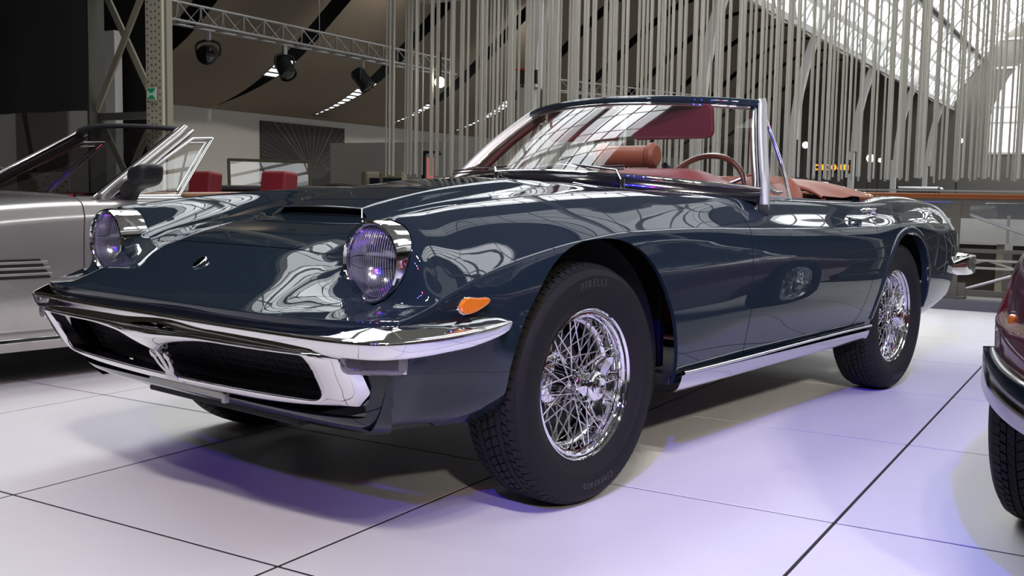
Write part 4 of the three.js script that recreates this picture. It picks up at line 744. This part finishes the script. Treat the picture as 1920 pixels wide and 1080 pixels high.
  for (const k of [1, -1]) {
    const ax = V3(k * .45, 0, 1), L = (o) => [base(k).add(o), base(k).lerp(head(k), .5).add(o), head(k).add(o)];
    part('pillar', sweep(curvePts(L(V3(k * .012, -.004, -.03)), 10), () => [[-.014, -.032], [.014, -.032], [.02, 0], [.014, .032], [-.014, .032]], { up: ax }), M.silver, w);
    part('pillar_trim', sweep(curvePts(L(V3(k * .004, .004, .004)), 10), () => [[-.006, -.008], [.006, -.008], [.01, 0], [.006, .008], [-.006, .008]], { up: ax }), M.chrome, w);
    part('gutter_trim', sweep(curvePts(L(V3(k * .018, -.002, -.066)), 10), () => [[-.005, -.006], [.005, -.006], [.009, 0], [.005, .006], [-.005, .006]], { up: ax }), M.chrome, w);
    const d = doors[k > 0 ? 0 : 1], q = (x, y, z) => V3(k * x, y, z);
    // quarter light: bright frame of four bars round a pane
    const fr = [q(.70, .81, -.16), q(.545, 1.10, -.68), q(.535, 1.108, -.80), q(.67, .815, -.52)];
    const bars = fr.map((p, i) => { const b = fr[(i + 1) % 4]; return rod(p, b, .0085, 8); });
    for (const b of bars) part('quarter_frame', b, M.chrome, d);
    const inn = fr.map((p) => p.clone().lerp(fr[0].clone().add(fr[2]).multiplyScalar(.5), .16)); for (let i = 1; i < 4; i++) part('quarter_bead', rod(inn[i - 1], inn[i], .005, 6), M.chrome, d);
    part('quarter_glass', grid([[fr[0], fr[1]], [fr[3], fr[2]]]), M.glass, d);
    // black door mirror
    const mr = sub('door_mirror', d);
    part('shell', (() => { const g = new THREE.SphereGeometry(1, 28, 18), p = g.attributes.position; for (let i = 0; i < p.count; i++) { let x = p.getX(i), y = p.getY(i), z = p.getZ(i); z = z < 0 ? Math.max(z, -.55) : z; const q = (t) => Math.sign(t) * Math.pow(Math.abs(t), .62); x = q(x); y = q(y); z = q(z); p.setXYZ(i, x * .075 * (1 + .12 * y), y * .05 + .014 * x, z * .07); } g.computeVertexNormals(); return g.translate(k * .80, .905, -.27); })(), M.mirrorShell || (M.mirrorShell = std(col(.008, .008, .008), .5)), mr);
    part('foot', sweep(curvePts([q(.70, .80, -.22), q(.725, .845, -.23), q(.77, .88, -.25)], 8), () => [[-.02, -.05], [.02, -.05], [.022, .03], [-.02, .03]], { up: V3(0, 0, 1) }), M.mirrorShell, mr);
    const st = sub('seat', car); st.position.set(k * .36, .25, -1.2);
    part('backrest', new RoundedBoxGeometry(.46, .6, .14, 4, .05).rotateX(-.15).translate(0, .28, -.06), M.seatRed, st); part('cushion', new RoundedBoxGeometry(.48, .16, .5, 4, .05).translate(0, .06, .25), M.seatRed, st);
    part('headrest', (() => { const g = new RoundedBoxGeometry(.225, .145, .1, 3, .02), p = g.attributes.position; for (let i = 0; i < p.count; i++) { const y = p.getY(i); p.setX(i, p.getX(i) * (1 - .9 * Math.max(0, y - .03))); } g.computeVertexNormals(); return g.rotateX(-.1).translate(0, .635, -.15); })(), M.seatRed, st);
  }
  part('dashboard', grid(range(-.62, .62, 12).map((x) => [V3(x, .70, .02), V3(x, .815, -.02), V3(x, .825, -.12), V3(x, .805, -.26), V3(x, .72, -.28)])), M.seatRed, car);
  part('hood_cover', new RoundedBoxGeometry(1.28, .07, .5, 4, .03).translate(0, .845, -1.8), M.dark, car);
  part('door_capping', tube([V3(.63, .815, -.3), V3(.63, .825, -.8), V3(.62, .835, -1.4)], .014, 16, 8), M.capWood || (M.capWood = phys({ color: col(.3, .13, .04), roughness: .3, clearcoat: 1 })), car);
}
{
  const CX = 2.484, car = thing('car', 'dark red car with a dark bumper cut off by the right edge of the photo', 'car', [CX, 0, 0]);
  const yc = tab([[.36, .6], [.33, .64], [.2, .69], [-.1, .74], [-.6, .80], [-1.2, .84], [-3.6, .84], [-4.0, .6]]), ye = tab([[.36, .6], [.3, .68], [.15, .77], [-.1, .83], [-.5, .86], [-1.2, .865], [-3.2, .86], [-4, .6]]), yk = tab([[.36, .59], [.25, .64], [-.1, .71], [-.6, .755], [-3.2, .76], [-4, .58]]);
  const T = { stations: [.36, .355, .345, ...range(.33, -3.85, 70), -3.93, -3.98, -4], keys: (s) => [[0, yc(s)], [.4, lerp(yc(s), ye(s), .3)], [.58, ye(s) + .012], [.675, lerp(ye(s), yk(s), .3)], [.738, yk(s) + .02]], shift: (s, x) => .78 * Math.pow(clamp((s + 1.2) / 1.56), 2) * Math.pow(x / .77, 3.4), bottom: () => .3 };
  T.wall = (p, N) => { const f = tab([[p.y, 0], [p.y - .015, .007], [.58, .024], [.45, .02], [.38, -.01], [.3, -.06]]); return (y) => f(y); };
  let s = plainCar(T); s = clip(s, (p) => Math.abs(p.x) > .45 ? Math.hypot(p.z + .74, p.y - .33) - .37 : 1); s = clip(s, (p) => Math.abs(p.x) > .45 ? Math.hypot(p.z + 3.2, p.y - .33) - .37 : 1);
  part('body', unsoup(s), M.maroon, car);
  const gy = (z, x) => 0;
  part('cabin', (() => { const P = range(-1.35, -3.5, 24).map((z) => { const t = (z + 1.35) / -2.15, hgt = .42 * Math.pow(Math.sin(Math.PI * clamp(t * .92 + .04)), .6); return range(-1, 1, 20).map((q) => V3(q * .64 * (1 - .22 * (1 - Math.abs(q)) * 0), .81 + hgt * Math.pow(1 - Math.pow(Math.abs(q), 4), .5), z)); }); return grid(P, false, false, true); })(), M.blackGloss, car);
  part('underbody', box(1.2, .05, 3.4, 0, .32, -2.2), M.black, car);
  for (const k of [1, -1]) for (const z of [-.74, -3.2]) wheel(car, k * .70, .334, z, k, .5, false);
  const path = curvePts(range(-1, 1, 40).map((t) => { const x = t * .78, a = Math.abs(t); return [x, .447 + .012 * a, .40 - .92 * Math.pow(a, 3.3)]; }), 80).reverse();
  part('front_bumper', sweep(path, (i, t) => { const e = Math.min(t, 1 - t) * 2, q = clamp(.45 + 5 * e, 0, 1); return [[-.06, .045], [-.03, .047], [-.012, .036], [-.003, .018], [0, 0], [-.002, -.018], [-.01, -.034], [-.03, -.042], [-.06, -.04]].map(([x, y]) => [x * q, y * q]); }), M.bumperDark || (M.bumperDark = phys({ color: col(.22, .225, .235), metalness: 1, roughness: .09 })), car);
  part('bumper_strip', sweep(path.slice(2, -2).map((p) => p.clone().add(V3(0, -.012, .002))), () => [[-.01, .008], [.004, .007], [.007, 0], [.004, -.007], [-.01, -.008]]), M.rubber, car);
  for (const k of [-1, 1]) { const mk = sub('side_marker', car); mk.position.set(k * .672, .585, -.155); mk.rotation.y = k * .75; part('lens', new RoundedBoxGeometry(.06, .04, .02, 3, .008), M.amber, mk, 'amber lens'); part('surround', new RoundedBoxGeometry(.072, .052, .012, 3, .006).translate(0, 0, -.004), M.dark, mk); }
  part('wing_trim', tube(range(-.25, .25, 10).map((z) => { const k = T.keys(z - 0), x = -.69; return V3(x * .98, ye(z) * .6 + yk(z) * .4 - .0, z - T.shift(z, .69)); }), .004, 20, 6), M.chrome, car);
}
// ------------------------------------------------------------------ the far objects of the hall, and the stage lamps
{
  const W = blue.W, P = blue.HP, B = blue.HB, hall = blue.hall, ORD = blue.ORD;
  W.lampBody = std(col(.012, .012, .013), .45);
  // trusses of three chords with diagonals
  function truss(name, label, a, b, s = .22, n = 16, mat = W.alu) {
    const t = thing('lighting_truss', label, 'lighting truss'), d = b.clone().sub(a), L = d.length(), up = V3(0, 1, 0), o = new THREE.Vector3().crossVectors(d, up).normalize();
    const ch = [[0, s * .5], [-s * .5, -s * .4], [s * .5, -s * .4]].map(([x, y]) => [a.clone().addScaledVector(o, x).addScaledVector(up, y), b.clone().addScaledVector(o, x).addScaledVector(up, y)]);
    for (const [p, q] of ch) part('chord', rod(p, q, s * .075, 8), mat, t);
    for (let i = 0; i < n; i++) for (const [m, k] of [[0, 1], [0, 2], [1, 2]]) { const p = ch[m][0].clone().lerp(ch[m][1], i / n), q = ch[k][0].clone().lerp(ch[k][1], (i + .5) / n), r = ch[m][0].clone().lerp(ch[m][1], (i + 1) / n); part('diagonal', tube([p, q, r], s * .035, 8, 4), mat, t); }
    for (const f of [.08, .5, .92]) { const p = a.clone().lerp(b, f).addScaledVector(up, s * .5); part('hanger', rod(p, p.clone().setY(9.5 > p.y ? p.y + 1.6 : p.y), .006, 5), mat, t); }
    return t;
  }
  truss('t', 'pale lighting truss running from the riveted pier to the rope curtain', P(-8, 2.97, 5.4), P(-8, 2.97, 11.9), .27, 18);
  truss('t', 'faint lighting truss seen through the ropes above the windscreen', P(-8, 3.0, 14.6), P(-7.9, 3.65, 28), .26, 22);
  // moving heads under the truss
  const headLabels = ['black stage lamp under the truss, nearest the riveted pier', 'black stage lamp under the truss, middle one of three', 'black stage lamp under the truss, nearest the rope curtain'];
  [[-8, 2.54, 6.6], [-8, 2.54, 7.95], [-8, 2.54, 9.6]].forEach(([u, y, v], i) => {
    const l = thing('stage_lamp', headLabels[i], 'stage lamp', P(u, y, v).toArray(), .8 + i * .7, 'stage lamps on the left truss');
    part('yoke', tube([V3(-.14, -.02, 0), V3(-.14, .12, 0), V3(0, .17, 0), V3(.14, .12, 0), V3(.14, -.02, 0)], .016, 24, 8), W.lampBody, l); part('clamp', box(.06, .12, .06, 0, .22, 0, .01), W.alu, l);
    part('housing', lathe([[.001, -.17], [.08, -.17], [.11, -.12], [.115, .1], [.125, .12], [.12, .16], [.105, .165]], 28, 'z').rotateX(i ? .9 : .2), W.lampBody, l); part('lens', lathe([[.001, .17], [.06, .165], [.104, .15]], 28, 'z').rotateX(i ? .9 : .2), M.blackGloss, l);
  });
  // riveted lattice pier on the left
  {
    const v = 4.2, pr = thing('lattice_pier', 'beige riveted iron lattice pier carrying a green exit sign', 'iron pier');
    part('plate', B(.225, 5.5, .03, -6.0, 2.75, v - .1), W.plate, pr); part('web', B(.02, 5.5, .2, -6.0, 2.75, v), W.ironBeige, pr); part('side_plate', B(.02, 5.5, .05, -5.9, 2.75, v - .08), W.iron, pr);  // bright face and dark side of the beige pier are put in colour
    part('rear_chord', B(.1, 5.5, .14, -7.0, 2.75, v), W.iron, pr); part('rear_flange', B(.03, 5.5, .1, -6.95, 2.75, v - .08), W.iron, pr);
    const riv = new THREE.SphereGeometry(.0105, 8, 6).scale(1, 1, .7), at = []; const rivs = []; for (let i = 0; i < 70; i++) for (const du of [-.082, -.028, .028, .082]) { const y = .5 + i * .062 + (Math.abs(du) < .05 ? .031 : 0); if (y < 3.4) rivs.push(hall(riv.clone().translate(-6.0 + du, y, -(v - .117)))); }
    part('rivets', rivs, W.rivet || (W.rivet = std(col(.10, .085, .06), .6)), pr).userData.kind = 'stuff';
    for (const [y0, y1] of [[.3, 1.5], [1.62, 2.9], [3.0, 4.2], [4.3, 5.3]]) for (const s of [0, 1]) part('lattice_bar', bar(P(-6.93, s ? y1 : y0, v - .05 + s * .06), P(-6.1, s ? y0 : y1, v - .05 + s * .06), .07, .022, D2), W.ironBeige, pr);
    for (const y of [1.56, 2.95, 4.35]) part('batten', B(.9, .07, .06, -6.5, y, v), W.iron, pr);
    const sg = thing('exit_sign', 'small green and white exit sign on the riveted pier', 'exit sign', P(-6.0, 1.745, v - .14).toArray(), HTURN);
    part('case', box(.115, .12, .02, 0, 0, 0, .004), W.white, sg);
    const pic = canvasTex(256, 256, (c, w, h) => { c.fillStyle = '#1f8a58'; c.fillRect(0, 0, w, h); c.fillStyle = '#dff5ea'; c.fillRect(8, 60, 34, 150); c.fillRect(214, 60, 34, 150); c.lineWidth = 16; c.strokeStyle = '#dff5ea'; c.beginPath(); c.moveTo(70, 135); c.lineTo(186, 135); c.moveTo(105, 100); c.lineTo(70, 135); c.lineTo(105, 170); c.moveTo(151, 100); c.lineTo(186, 135); c.lineTo(151, 170); c.stroke(); });
    part('face', new THREE.PlaneGeometry(.1, .1).translate(0, 0, .0112), new THREE.MeshStandardMaterial({ map: pic, roughness: .4, emissive: 0xffffff, emissiveMap: pic, emissiveIntensity: .12 }), sg);
  }
  // black curtain hanging into the picture at the top left, print wall under it
  {
    const rows = range(-11.5, -6.22, 40).map((u) => range(1.55, 7, 3).map((y) => P(u, y, 3.5 + .03 * Math.sin(u * 9)))); 
    tag(mesh('black_curtain', grid(rows), W.blackCloth), 'black curtain hanging in the top left corner of the hall', 'curtain');
    const pw = thing('display_wall', 'grey display wall with a dark photo print under the black curtain', 'display wall');
    part('panel', B(4.2, 2.6, .1, -9.9, 1.3, 5.1), std(col(.85, .82, .76), .8), pw); part('end_panel', B(1.2, 3.2, .12, -7.9, 1.6, 5.3), W.blackCloth, pw);
    const img = canvasTex(512, 512, (c, w, h) => { c.fillStyle = '#8a827e'; c.fillRect(0, 0, w, h); c.fillStyle = '#4a4340'; c.beginPath(); c.moveTo(60, 0); c.lineTo(110, 0); c.lineTo(210, 270); c.lineTo(160, 250); c.fill(); c.fillStyle = '#a09894'; c.fillRect(0, 300, w, 212); const g = '#fffaf2'; c.fillStyle = g; c.beginPath(); c.moveTo(110, 250); c.lineTo(512, 245); c.lineTo(512, 420); c.lineTo(250, 430); c.lineTo(200, 290); c.closePath(); c.fill(); c.fillStyle = '#6f6a66'; c.fillRect(0, 335, 240, 12); c.fillStyle = '#383332'; c.fillRect(0, 350, w * .5, 162); c.fillStyle = '#5a5552'; for (let i = 0; i < 30; i++) c.fillRect((i * 97) % 512, 255 + (i * 53) % 150, 26, 5); });
    part('print', B(.98, 1.5, .02, -9.1, 1.0, 5.03), new THREE.MeshStandardMaterial({ map: img, roughness: .7 }), pw);
  }
  // big print on the long wall: pale rays on a dark field
  {
    const img = canvasTex(512, 512, (c, w, h) => { c.fillStyle = '#3a3735'; c.fillRect(0, 0, w, h); c.strokeStyle = '#77736e'; let s = 3; const r = () => (s = (s * 16807) % 2147483647) / 2147483647; for (let i = 0; i < 34; i++) { const a = Math.PI + i / 33 * Math.PI; c.lineWidth = 3 + r() * 6; c.globalAlpha = .35 + r() * .5; c.beginPath(); c.moveTo(300 + 90 * Math.cos(a), 330 + 60 * Math.sin(a)); c.lineTo(300 + 560 * Math.cos(a), 330 + 470 * Math.sin(a)); c.stroke(); } c.globalAlpha = .5; c.fillStyle = '#4d4845'; c.fillRect(0, 340, w, 172); c.fillStyle = '#6d6864'; c.beginPath(); c.ellipse(300, 335, 100, 60, 0, 0, 7); c.fill(); });
    const pn = tag(mesh('wall_print', hall(new THREE.BoxGeometry(.04, 1.95, 3.4)).translate(P(-18.02, 1.75, 19.3).x, 1.75, P(-18.02, 1.75, 19.3).z), new THREE.MeshStandardMaterial({ map: img, roughness: .7 })), 'large grey print with pale rays on the long left wall', 'wall print');
  }
  // olive off-road car with an upright screen, behind the silver car
  {
    const o = P(-9.05, 0, 8.7), car = thing('car', 'olive off-road car with a flat upright windscreen behind the silver car', 'car', o.toArray(), 1.12); car.scale.setScalar(.8);
    const ol = phys({ color: col(.12, .11, .06), roughness: .5 });
    part('body', [new RoundedBoxGeometry(1.6, .75, 3.2, 3, .08).translate(0, .72, -.9), new RoundedBoxGeometry(1.3, .35, 1.1, 3, .08).translate(0, .92, .2)], ol, car); part('windscreen_frame', [box(1.5, .05, .05, 0, 1.62, .15), box(1.5, .06, .05, 0, 1.12, .25), bar(V3(-.74, 1.1, .25), V3(-.74, 1.63, .15), .05, .05), bar(V3(.74, 1.1, .25), V3(.74, 1.63, .15), .05, .05)], ol, car);
    part('windscreen', grid([[V3(-.73, 1.14, .245), V3(-.73, 1.6, .155)], [V3(.73, 1.14, .245), V3(.73, 1.6, .155)]]), M.glass, car);
    part('grab_handle', tube([V3(-.5, 1.02, .62), V3(-.3, 1.05, .62), V3(-.2, 1.02, .62)], .015, 10, 6), M.black, car); part('lamp_guard', [box(.24, .2, .04, -.42, .84, .76, .03), box(.24, .2, .04, .42, .84, .76, .03)], M.dark, car);
    for (const k of [-1, 1]) for (const z of [.3, -1.9]) part('wheel', lathe([[.001, -.09], [.2, -.09], [.36, -.08], [.38, -.05], [.38, .05], [.36, .08], [.2, .09], [.001, .09]], 32, 'x').translate(k * .72, .38, z), M.rubber, car);
  }
  {
    const o = P(-11.4, 0, 13.0), car = thing('car', 'low dark car in front of the ray print on the wall', 'car', o.toArray(), .7);
    const rows = range(-1, 1, 30).map((t) => { const z = t * 2.0, h = .62 + .46 * sstep(1, -.2, Math.abs(t + .1) * 1.5); return range(0, Math.PI, 16).map((a) => V3(.78 * Math.cos(a) * (1 - .12 * t * t), .3 + (h - .3) * Math.pow(Math.sin(a), .5), z)); });
    part('body', grid(rows), M.blackGloss, car); for (const k of [-1, 1]) for (const z of [1.2, -1.2]) part('wheel', lathe([[.001, -.08], [.3, -.08], [.33, -.04], [.33, .04], [.3, .08], [.001, .08]], 32, 'x').translate(k * .7, .33, z), M.rubber, car);
    part('rail', tube(range(-.5, .6, 8).map((t) => V3(.5, 1.06 - .3 * t * t, t * 1.6)), .012, 16, 6), M.chrome, car);
  }
  // beige kiosk with a dark screen, its twin, a red post whose panel is given a glow
  {
    const cream = std(col(.42, .37, .26), .5);
    const mk = (u, v, label, turn, withText) => { const k = thing('information_kiosk', label, 'kiosk', P(u, 0, v).toArray(), HTURN + turn); part('stand', box(.34, .75, .2, 0, .375, -.02, .02), cream, k); part('cabinet', new RoundedBoxGeometry(.46, .5, .24, 4, .05).translate(0, .99, 0), cream, k);
      const scr = canvasTex(256, 160, (c, w, h) => { c.fillStyle = '#10141c'; c.fillRect(0, 0, w, h); if (withText) { c.fillStyle = '#c9d2dd'; c.font = 'bold 62px monospace'; c.textAlign = 'center'; c.fillText('BLAPOTES', w / 2, 96, 236); } }); part('screen', box(.34, .3, .012, .02, .97, .122, .003), new THREE.MeshStandardMaterial({ map: scr, roughness: .25, emissive: 0xffffff, emissiveMap: scr, emissiveIntensity: .3 }), k); return k; };
    mk(-9.25, 12.0, 'beige kiosk with a lettered dark screen between the bonnet and the ropes', .35, true); mk(-9.75, 12.1, 'narrow beige kiosk turned sideways at the left of the lettered one', 1.1, false);
    const po = thing('red_post', 'slim black post with a glowing red panel behind the ropes', 'light post', P(-8.9, 0, 12.6).toArray(), HTURN); part('post', box(.06, 1.62, .06, -.12, .81, 0, .006), M.black, po); part('panel', box(.13, .62, .04, .02, 1.2, 0, .006), new THREE.MeshStandardMaterial({ color: 0x401010, roughness: .5, emissive: col(1, .25, .22), emissiveIntensity: .45 }), po); part('head', box(.3, .05, .1, .02, 1.6, 0, .01), M.dark, po);
    part('wall_panel_lamp', lathe([[.001, .03], [.03, .03], [.04, 0], [.04, -.08]], 16, 'z').translate(.2, 1.58, .04), M.dark, po);
  }
  // low partition behind the ropes
  tag(mesh('partition', B(6.5, 1.95, .1, -10.2, .97, 15.2), W.wall), 'pale partition wall behind the left end of the rope curtain', 'partition');
  // lit lamps behind the ropes
  const glow = (c, i) => new THREE.MeshStandardMaterial({ color: 0x111111, emissive: new THREE.Color(...c), emissiveIntensity: i, roughness: .5 });
  const lampAt = (u, y, v, r, label, c, i) => { const l = thing('spot_lamp', label, 'lamp', P(u, y, v).toArray(), .7); part('housing', lathe([[.001, -.2], [r * .8, -.2], [r * 1.25, -.1], [r * 1.25, 0], [r, .0]], 20, 'z'), W.lampBody, l); part('lens', new THREE.SphereGeometry(r, 16, 10).scale(1, 1, .4), glow(c, i), l); if (v > 12) part('stand', rod(V3(0, -r, -.1), V3(0, .16 - y, -.1), .018), W.lampBody, l); else part('bracket', rod(V3(0, r, -.1), V3(0, r + .35, -.1), .015), W.lampBody, l); const pl = new THREE.PointLight(new THREE.Color(...c), i * r * r * 2, 0, 2); pl.position.copy(P(u, y, v)).add(V3(.2, 0, .25)); scene.add(pl); };
  lampAt(-6.4, 2.41, 9.35, .075, 'lit white lamp hanging below the truss end among the ropes', [1, .93, .82], 9);
  lampAt(-4.16, 2.06, 20, .07, 'small lit lamp seen through the ropes right of the windscreen', [1, .92, .8], 8);
  lampAt(-2.78, 1.77, 20, .085, 'larger lit lamp of the pair above the car tail', [1, .85, .6], 8); lampAt(-2.62, 1.735, 20.2, .045, 'smaller lit lamp of the pair above the car tail', [1, .75, .4], 6); lampAt(-.9, 2.06, 19, .05, 'warm lamp below the arched end window', [1, .7, .4], 4);
  // things on the far gallery: neon word, blue and red stands
  {
    const n = thing('neon_sign', 'orange neon lettering glowing behind the ropes', 'neon sign', P(-2.6, 1.4, 16).toArray(), HTURN);
    const tg = new TextGeometry('caooan', { font, size: .13, depth: .02, curveSegments: 3 }); tg.computeBoundingBox(); tg.translate(-tg.boundingBox.max.x / 2, 0, 0); part('letters', tg, glow([1, .38, .03], 1.6), n); part('backing', box(.72, .24, .03, 0, .06, -.03, .01), M.black, n); part('stand', [box(.05, 5.4, .05, -.25, -2.65, -.05, 0), box(.05, 5.4, .05, .25, -2.65, -.05, 0)], M.black, n);
  }
  structure('wall_gallery', [B(7.8, .42, .25, -1.9, .37, 18), B(7.8, .32, .6, -1.9, -.98, 18.1), B(7.8, 3, .2, -1.9, -2.6, 18.6)], W.white);
  const G = structure('window_20', [B(7.8, .04, .05, -1.9, -.18, 17.9), B(7.8, .04, .05, -1.9, -.32, 17.9)], W.white);
  part('balustrade', B(7.8, .28, .06, -1.9, .72, 18), W.grey, G);
  for (let i = 0; i < 4; i++) { part('pane', B(1.8, .86, .06, -4.9 + i * 2, -.33, 18.15), W.brown, G); part('mullion', B(.12, .9, .12, -5.7 + i * 1.9, -.33, 18.1), W.ironBeige, G); }
  for (let i = 0; i < 15; i++) part('girder_lattice', bar(P(-5.7 + i * .5, -.32 + (i % 2) * .14, 17.9), P(-5.2 + i * .5, -.18 - (i % 2) * .14, 17.9), .03, .03), W.white, G);
  structure('floor_gallery', [B(7.6, .2, 5.4, -1.9, .06, 21.4)], W.white);
  const stand = (name, label, cat, c, w, h, u, y, v) => { const t = thing(name, label, cat, P(u, y, v).toArray(), HTURN); const m = phys({ color: col(...c), roughness: .4 }); part('body', new RoundedBoxGeometry(w, h, .7, 3, .06).translate(0, h / 2, 0), m, t); part('top', new RoundedBoxGeometry(w * .6, h * .5, .5, 3, .06).translate(0, h * 1.15, 0), M.blackGloss, t); for (const k of [-1, 1]) part('wheel', lathe([[.001, -.06], [.16, -.06], [.2, 0], [.16, .06], [.001, .06]], 20, 'z').translate(k * w * .3, .1, .35), M.rubber, t); };
  stand('small_vehicle', 'blue vehicle on the far gallery behind the car tail', 'vehicle', [.02, .04, .3], 1.6, .75, -2.2, .17, 22.6); stand('small_vehicle', 'bright red vehicle on the far gallery behind the ropes', 'vehicle', [.5, .01, .01], 1.1, .5, -.3, .17, 21); stand('small_vehicle', 'dark vehicle on the far gallery left of the blue one', 'vehicle', [.02, .02, .03], 1.7, .8, -4.4, .17, 20.9);
  const gb = thing('glass_balustrade', 'clear glass balustrade of the far gallery under the ropes', 'balustrade'); for (let i = 0; i < 8; i++) part('pane', B(1.46, .9, .012, -3.6 + i * 1.5, .62, 17.6), M.glass, gb); part('cap', B(12, .03, .05, 1.65, 1.08, 17.6), W.alu, gb);
  for (let i = 0; i < 9; i++) part('clamp', B(.05, .5, .06, -4.35 + i * 1.5, .4, 17.62), W.alu, gb);
  const jb = thing('junction_box', 'small box with a red top on the pale post among the ropes', 'box', P(-5.95, 2.62, 11.0).toArray(), HTURN); part('case', box(.34, .2, .12, .1, 0, .12, .01), M.dark, jb); part('top', box(.2, .03, .13, .0, .115, .12, .005), phys({ color: col(.5, .04, .02), roughness: .5 }), jb);
  // out of view: warm, blue and red stage spots placed to light cars and floor
  const lampGeo = { h: lathe([[.001, -.22], [.07, -.22], [.1, -.15], [.105, .0], [.11, .05], [.1, .06]], 24, 'z'), y: tube([V3(-.13, 0, 0), V3(-.13, .12, 0), V3(0, .17, 0), V3(.13, .12, 0), V3(.13, 0, 0)], .014, 20, 6), l: lathe([[.001, .052], [.06, .05], [.098, .04]], 24, 'z') };
  const lm = new Map();
  function spot(p, t, c, I, ang, pen, label, group, e) {
    const g = thing('unseen_spotlight', label, 'stage lamp', p.toArray(), 0, group); g.lookAt(t);
    part('housing', lampGeo.h, W.lampBody, g); part('yoke', lampGeo.y, W.lampBody, g); const k = c.join(); if (!lm.has(k)) lm.set(k, glow(c, e)); part('lens', lampGeo.l, lm.get(k), g);
    const s = new THREE.SpotLight(new THREE.Color(...c), I, 0, ang, pen, 2), d = t.clone().sub(p).normalize(); s.position.copy(p).addScaledVector(d, .1); s.target.position.copy(t); s.castShadow = true; s.shadow.radius = c[2] > .5 && c[0] < .5 ? 4 : 9; scene.add(s); scene.add(s.target);
  }
  truss('t', 'unseen lighting truss with warm lamps overhead in front of the cars', P(-2.4, 6.75, -4.6), P(5.4, 6.75, -4.6), .29, 20);
  const WA = [[-1.9, -2.3, .6, 26, .55], [2.7, -.9, -.5, 42, .42], [3.2, -.1, 1.2, 36, .38], [3.8, .3, 3.4, 48, .42], [4.7, .5, -2.0, 26, .36]];
  for (let i = 0; i < 5; i++) { const [lu, tu, tv, I, an] = WA[i]; spot(P(lu, 6.36, -4.6), P(tu, 0, tv), [1, .92, .84], I, an, .85, ORD[i] + ' unseen warm stage lamp from the left on the overhead truss', 'unseen warm stage lamps', 30); }
  [10, 16.5, 23].forEach((v, i) => spot(P(-11.5, 6.45, v), P(-18, 1.4, v + 2), [1, .93, .84], 26, .75, .9, ORD[i] + ' unseen lamp lighting the left wall from under the draped aisle ceiling', 'unseen aisle lamps', 6));  // out of view, placed to brighten the long left wall
  truss('t', 'unseen short lighting truss with two warm lamps at the front right', P(6.4, 4.95, -7.2), P(6.4, 4.95, -5.2), .29, 5);
  [-6.8, -5.7].forEach((v, i) => spot(P(6.35, 4.55, v), P(.75, 0, 1.35 + i * 1.5), [1, .91, .78], 100, .21, .85, ['front', 'rear'][i] + ' one of two unseen warm lamps on the short truss', 'unseen warm stage lamps', 30));
  truss('t', 'unseen lighting truss with blue and red lamps in front of the cars', P(0, 6.55, -8.4), P(6, 6.55, -8.4), .29, 14);
  [[1.9, .1, 33], [2.5, .5, 33], [3.4, 1.65, 300]].forEach(([u, tu, I], i) => spot(P(u, 6.1, -8.3), P(tu, 0, .3 + i * .5), [.05, .045, 1], I, i < 2 ? .4 : .2, i < 2 ? .6 : 1, ORD[i] + ' unseen blue stage lamp from the left on the front truss', 'unseen blue stage lamps', 40));
  spot(P(4.3, 6.1, -8.3), P(-.3, 0, -.4), [1, .05, .2], 14, .36, .6, 'single unseen red stage lamp on the front truss', null, 20);
}
scene.background = new THREE.Color(.9, .95, 1);
renderer.render(scene, camera);
